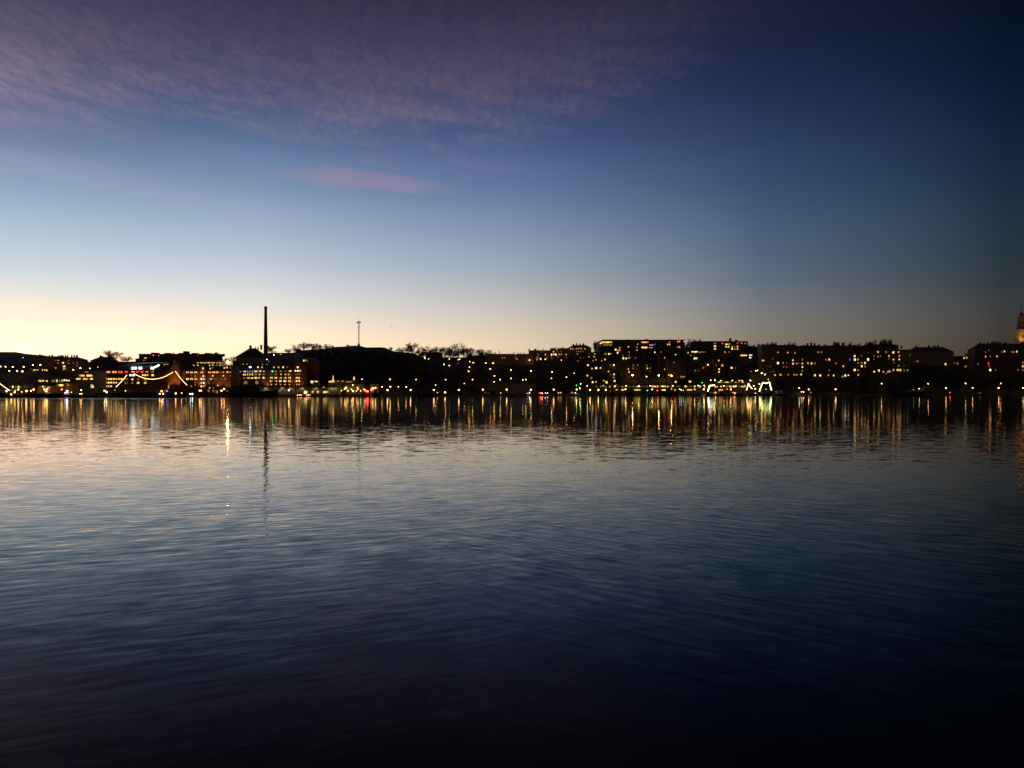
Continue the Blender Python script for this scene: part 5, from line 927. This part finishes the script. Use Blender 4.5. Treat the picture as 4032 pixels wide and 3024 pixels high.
def tree(label, c, x0, x1, yt, yb, kind='bare', name=None, group=None, i=0, back=0):
    u0, vt = P(c, x0, yt); u1, vb = P(c, x1, yb); uc = (u0 + u1) / 2
    Y = march(uc, vb, 0) + back; k = Y / F
    gz = min(ground(uc, Y), zr(vb, Y)); h = zr(vt, Y) - gz; w = (u1 - u0) * k
    root = empty(name or ('bare_tree' if kind == 'bare' else 'evergreen_tree'), (xr(uc, Y), Y, gz), label, 'tree', group)
    tm, cm = (BARE if kind == 'bare' else DENSE)[i % (4 if kind == 'bare' else 3)]
    if kind == 'bare': w *= 1.22; h *= 1.04
    for m, n in ((tm, 'trunk'), (cm, 'crown')):
        o = link(m, n, root); o.scale = (w, w * .8, h); o.rotation_euler = (0, 0, i * 2.1)
G1 = 'bare trees along the ridge'
tl = [('A', 1190, 1310, 995, 1070, 'small pale bare tree right of the house with seven chimneys'), ('A', 1575, 1795, 878, 1060, 'large bare tree beside the small hipped house'), ('A', 1860, 1995, 972, 1060, 'bare tree just left of the long flat block'),
      ('B', 1500, 1590, 985, 1060, 'thin bare bush below the crane jib'), ('B', 1590, 1660, 970, 1060, 'thin bare tree touching the steep roofed building'),
      ('C', 205, 335, 812, 930, 'sparse bare tree immediately right of the tall chimney'), ('C', 470, 550, 862, 925, 'low bare bush in the gap right of the tall chimney'), ('C', 560, 664, 785, 915, 'dark dense bare tree left of the pointed hut'), ('C', 688, 818, 752, 890, 'round topped bare tree above the pointed hut'),
      ('C', 828, 952, 772, 885, 'wide bare tree second right of the pointed hut'), ('C', 958, 1052, 802, 872, 'low bare tree left of the bare hilltop rise'), ('C', 1066, 1165, 778, 862, 'faint bare tree nearest the bare hilltop rise'), ('C', 1170, 1215, 808, 850, 'tiny bare sapling at the start of the hilltop rise'), ('C', 1400, 1450, 795, 832, 'tiny bare bush left of the radio mast'),
      ('D', 140, 195, 490, 560, 'tiny bare bush at the right end of the bare hilltop'), ('D', 285, 405, 486, 590, 'small bushy bare tree first in the hilltop grove'), ('D', 405, 470, 500, 590, 'slim bare tree squeezed beside the tall pointed one'), ('D', 440, 615, 420, 620, 'tall pointed bare tree at the left of the hilltop grove'), ('D', 600, 720, 495, 680, 'leaning bare tree beside the tall pointed one'),
      ('D', 640, 865, 462, 660, 'broad flat topped bare tree above two greenish lamps'), ('D', 838, 1012, 478, 640, 'loose bare tree behind the house with pointed dormer'), ('D', 1005, 1142, 482, 672, 'upright bare tree right of the house with pointed dormer'), ('D', 1120, 1215, 520, 672, 'narrow bare tree left of the tallest crown'), ('D', 1168, 1412, 412, 672, 'tallest wide bare tree of the hilltop grove'),
      ('D', 1330, 1440, 470, 672, 'bare tree tucked behind the tallest crown'), ('D', 1408, 1602, 500, 660, 'rounded bare tree right of the tallest one'), ('D', 1605, 1720, 530, 650, 'low bare tree above the long roofed house'), ('D', 1690, 1842, 522, 640, 'rightmost bare tree of the hilltop grove'),
      ('E', 1425, 1475, 375, 560, 'narrow dark tree left of the glowing block corner'), ('F', 850, 920, 430, 560, 'small bare tree between the two flat blocks'), ('F', 885, 1010, 355, 560, 'bare tree at the left end of the second flat block'), ('F', 1885, 1930, 420, 560, 'slim bare tree at the right end of the second flat block')]
for i, t in enumerate(tl): tree(t[5], *t[:5], 'bare', None, G1, i)
td = [('E', 1460, 1800, 490, 640, 'dark spreading evergreen below the glowing block corner'), ('F', 1000, 1130, 372, 520, 'dark tree crown on the second flat block left end'), ('F', 1890, 2060, 455, 640, 'dark leafy tree right of the second flat block'), ('F', 2030, 2160, 440, 640, 'dense dark tree left of the low red windows'), ('F', 2120, 2290, 450, 640, 'dark tree before the first house of the right row'),
      ('G', 1780, 1955, 373, 640, 'dark pointed tree above the broad right apartment house'), ('G', 1980, 2205, 363, 640, 'highest dark tree on the right ridge'), ('H', -20, 60, 745, 960, 'dark tree left of the four yellow windows'), ('H', 1140, 1240, 905, 1060, 'bushy dark tree in the skyline gap'), ('H', 1220, 1320, 880, 1060, 'bushy dark tree against the large right apartment house'), ('H', 1960, 2080, 752, 960, 'dark tree crown at the foot of the church tower'),
      ('G', 0, 140, 418, 640, 'first small dark tree crown above the low red windows'), ('G', 130, 270, 414, 640, 'second small dark tree crown above the low red windows'), ('G', 375, 500, 416, 640, 'dark tree crown over the left roof slope of the hipped right house'), ('G', 465, 595, 406, 640, 'dark tree crown over the right roof slope of the hipped right house'),
      ('G', 1170, 1315, 406, 640, 'rounded dark tree between the two groups of stubby chimneys'), ('G', 1375, 1525, 418, 640, 'dark tree just left of the densest window grid'), ('G', 1540, 1680, 424, 640, 'low dark tree behind the densest window grid'), ('G', 1715, 1830, 414, 640, 'slim dark tree right of the densest window grid'), ('G', 1910, 2035, 390, 640, 'dark tree left of the highest tree on the right ridge'),
      ('G', 570, 785, 456, 640, 'low dark tree between two right ridge houses'), ('H', 1560, 1700, 745, 960, 'dark tree rising over the jagged chimneys')]
for i, t in enumerate(td): tree(t[5], *t[:5], 'dense', None, 'dark trees on the right ridge', i)
dq = [('E', 1265, 1335, 1165, 1300, 'dark quay tree left of the middle restaurant lamps'), ('E', 1995, 2080, 1170, 1290, 'dark quay tree in the middle of the restaurant fronts'), ('G', 1640, 1760, 985, 1280, 'tall bare quay tree on the dark right shore'), ('G', 2090, 2200, 960, 1280, 'tall bare quay tree right of the white slope lamp')]
for i, t in enumerate(dq): tree(t[5], *t[:5], 'dense' if i < 2 else 'bare', None, 'trees standing on the quay', i)
def woods():
    rd = random.Random(5); mb = MB(); src = [bare(20 + i, .6) for i in range(3)]
    vs = []
    for a, b in src:
        V = []; Fs = []
        for me in (a, b):
            n = len(V); V += [tuple(v.co) for v in me.vertices]; Fs += [tuple(n + i for i in p.vertices) for p in me.polygons]
        vs.append((V, Fs))
    count = 0
    for _ in range(1600):
        u = rd.uniform(1200, 2330) if rd.random() < .7 else rd.uniform(3050, 4030)
        Y = Ys(u) + rd.uniform(44, DR - 40 if u < 2400 else 130); gz = ground(u, Y); h = rd.uniform(5, 10); w = h * rd.uniform(.7, 1.0)
        v0 = H0 - (gz + h - CZ) * F / Y; v1 = H0 - (gz - CZ) * F / Y; hu = w / 2 / Y * F
        if v0 < interp(u, RIDGE) + 3: continue
        if any(abs(u - a) < hu + 3 and v0 - 3 < b < v1 + 3 for a, b in LIGHTS_UV): continue
        if any(f[1] - hu < u < f[2] + hu and f[5] > Y - 5 and v0 < f[4] and v1 > f[3] for f in FAC): continue
        V, Fs = rd.choice(vs); n = len(mb.v); a = rd.uniform(0, 6.28); ca, sa = math.cos(a), math.sin(a); X = xr(u, Y)
        mb.v += [(X + (x * ca - y * sa) * w, Y + (x * sa + y * ca) * w, gz + z * h) for x, y, z in V]
        mb.f += [tuple(n + i for i in f) for f in Fs]; count += 1
    o = mb.build('hillside_wood', MT['bark']); tag(o, 'dark bare wood covering the slopes above the quay', 'wood', kind='stuff')
    print('woods', count, len(mb.f))
woods()
# ------------------------------------------------------------------ camera
cam = bpy.data.cameras.new('camera'); co = bpy.data.objects.new('camera', cam); COL.objects.link(co)
co.location = (0, 0, CZ); co.rotation_euler = (math.radians(90), 0, 0)
cam.sensor_width = 36; cam.lens = 36 * F / 4032; cam.shift_y = (H0 - 1512) / 4032; cam.clip_end = 20000; cam.clip_start = .1
S.camera = co
S.view_settings.view_transform = 'Standard'; S.view_settings.look = 'None'; S.view_settings.exposure = 0; S.view_settings.gamma = 1
try:
    S.cycles.sample_clamp_indirect = 20; S.cycles.max_bounces = 6; S.cycles.use_denoising = True
except Exception: pass
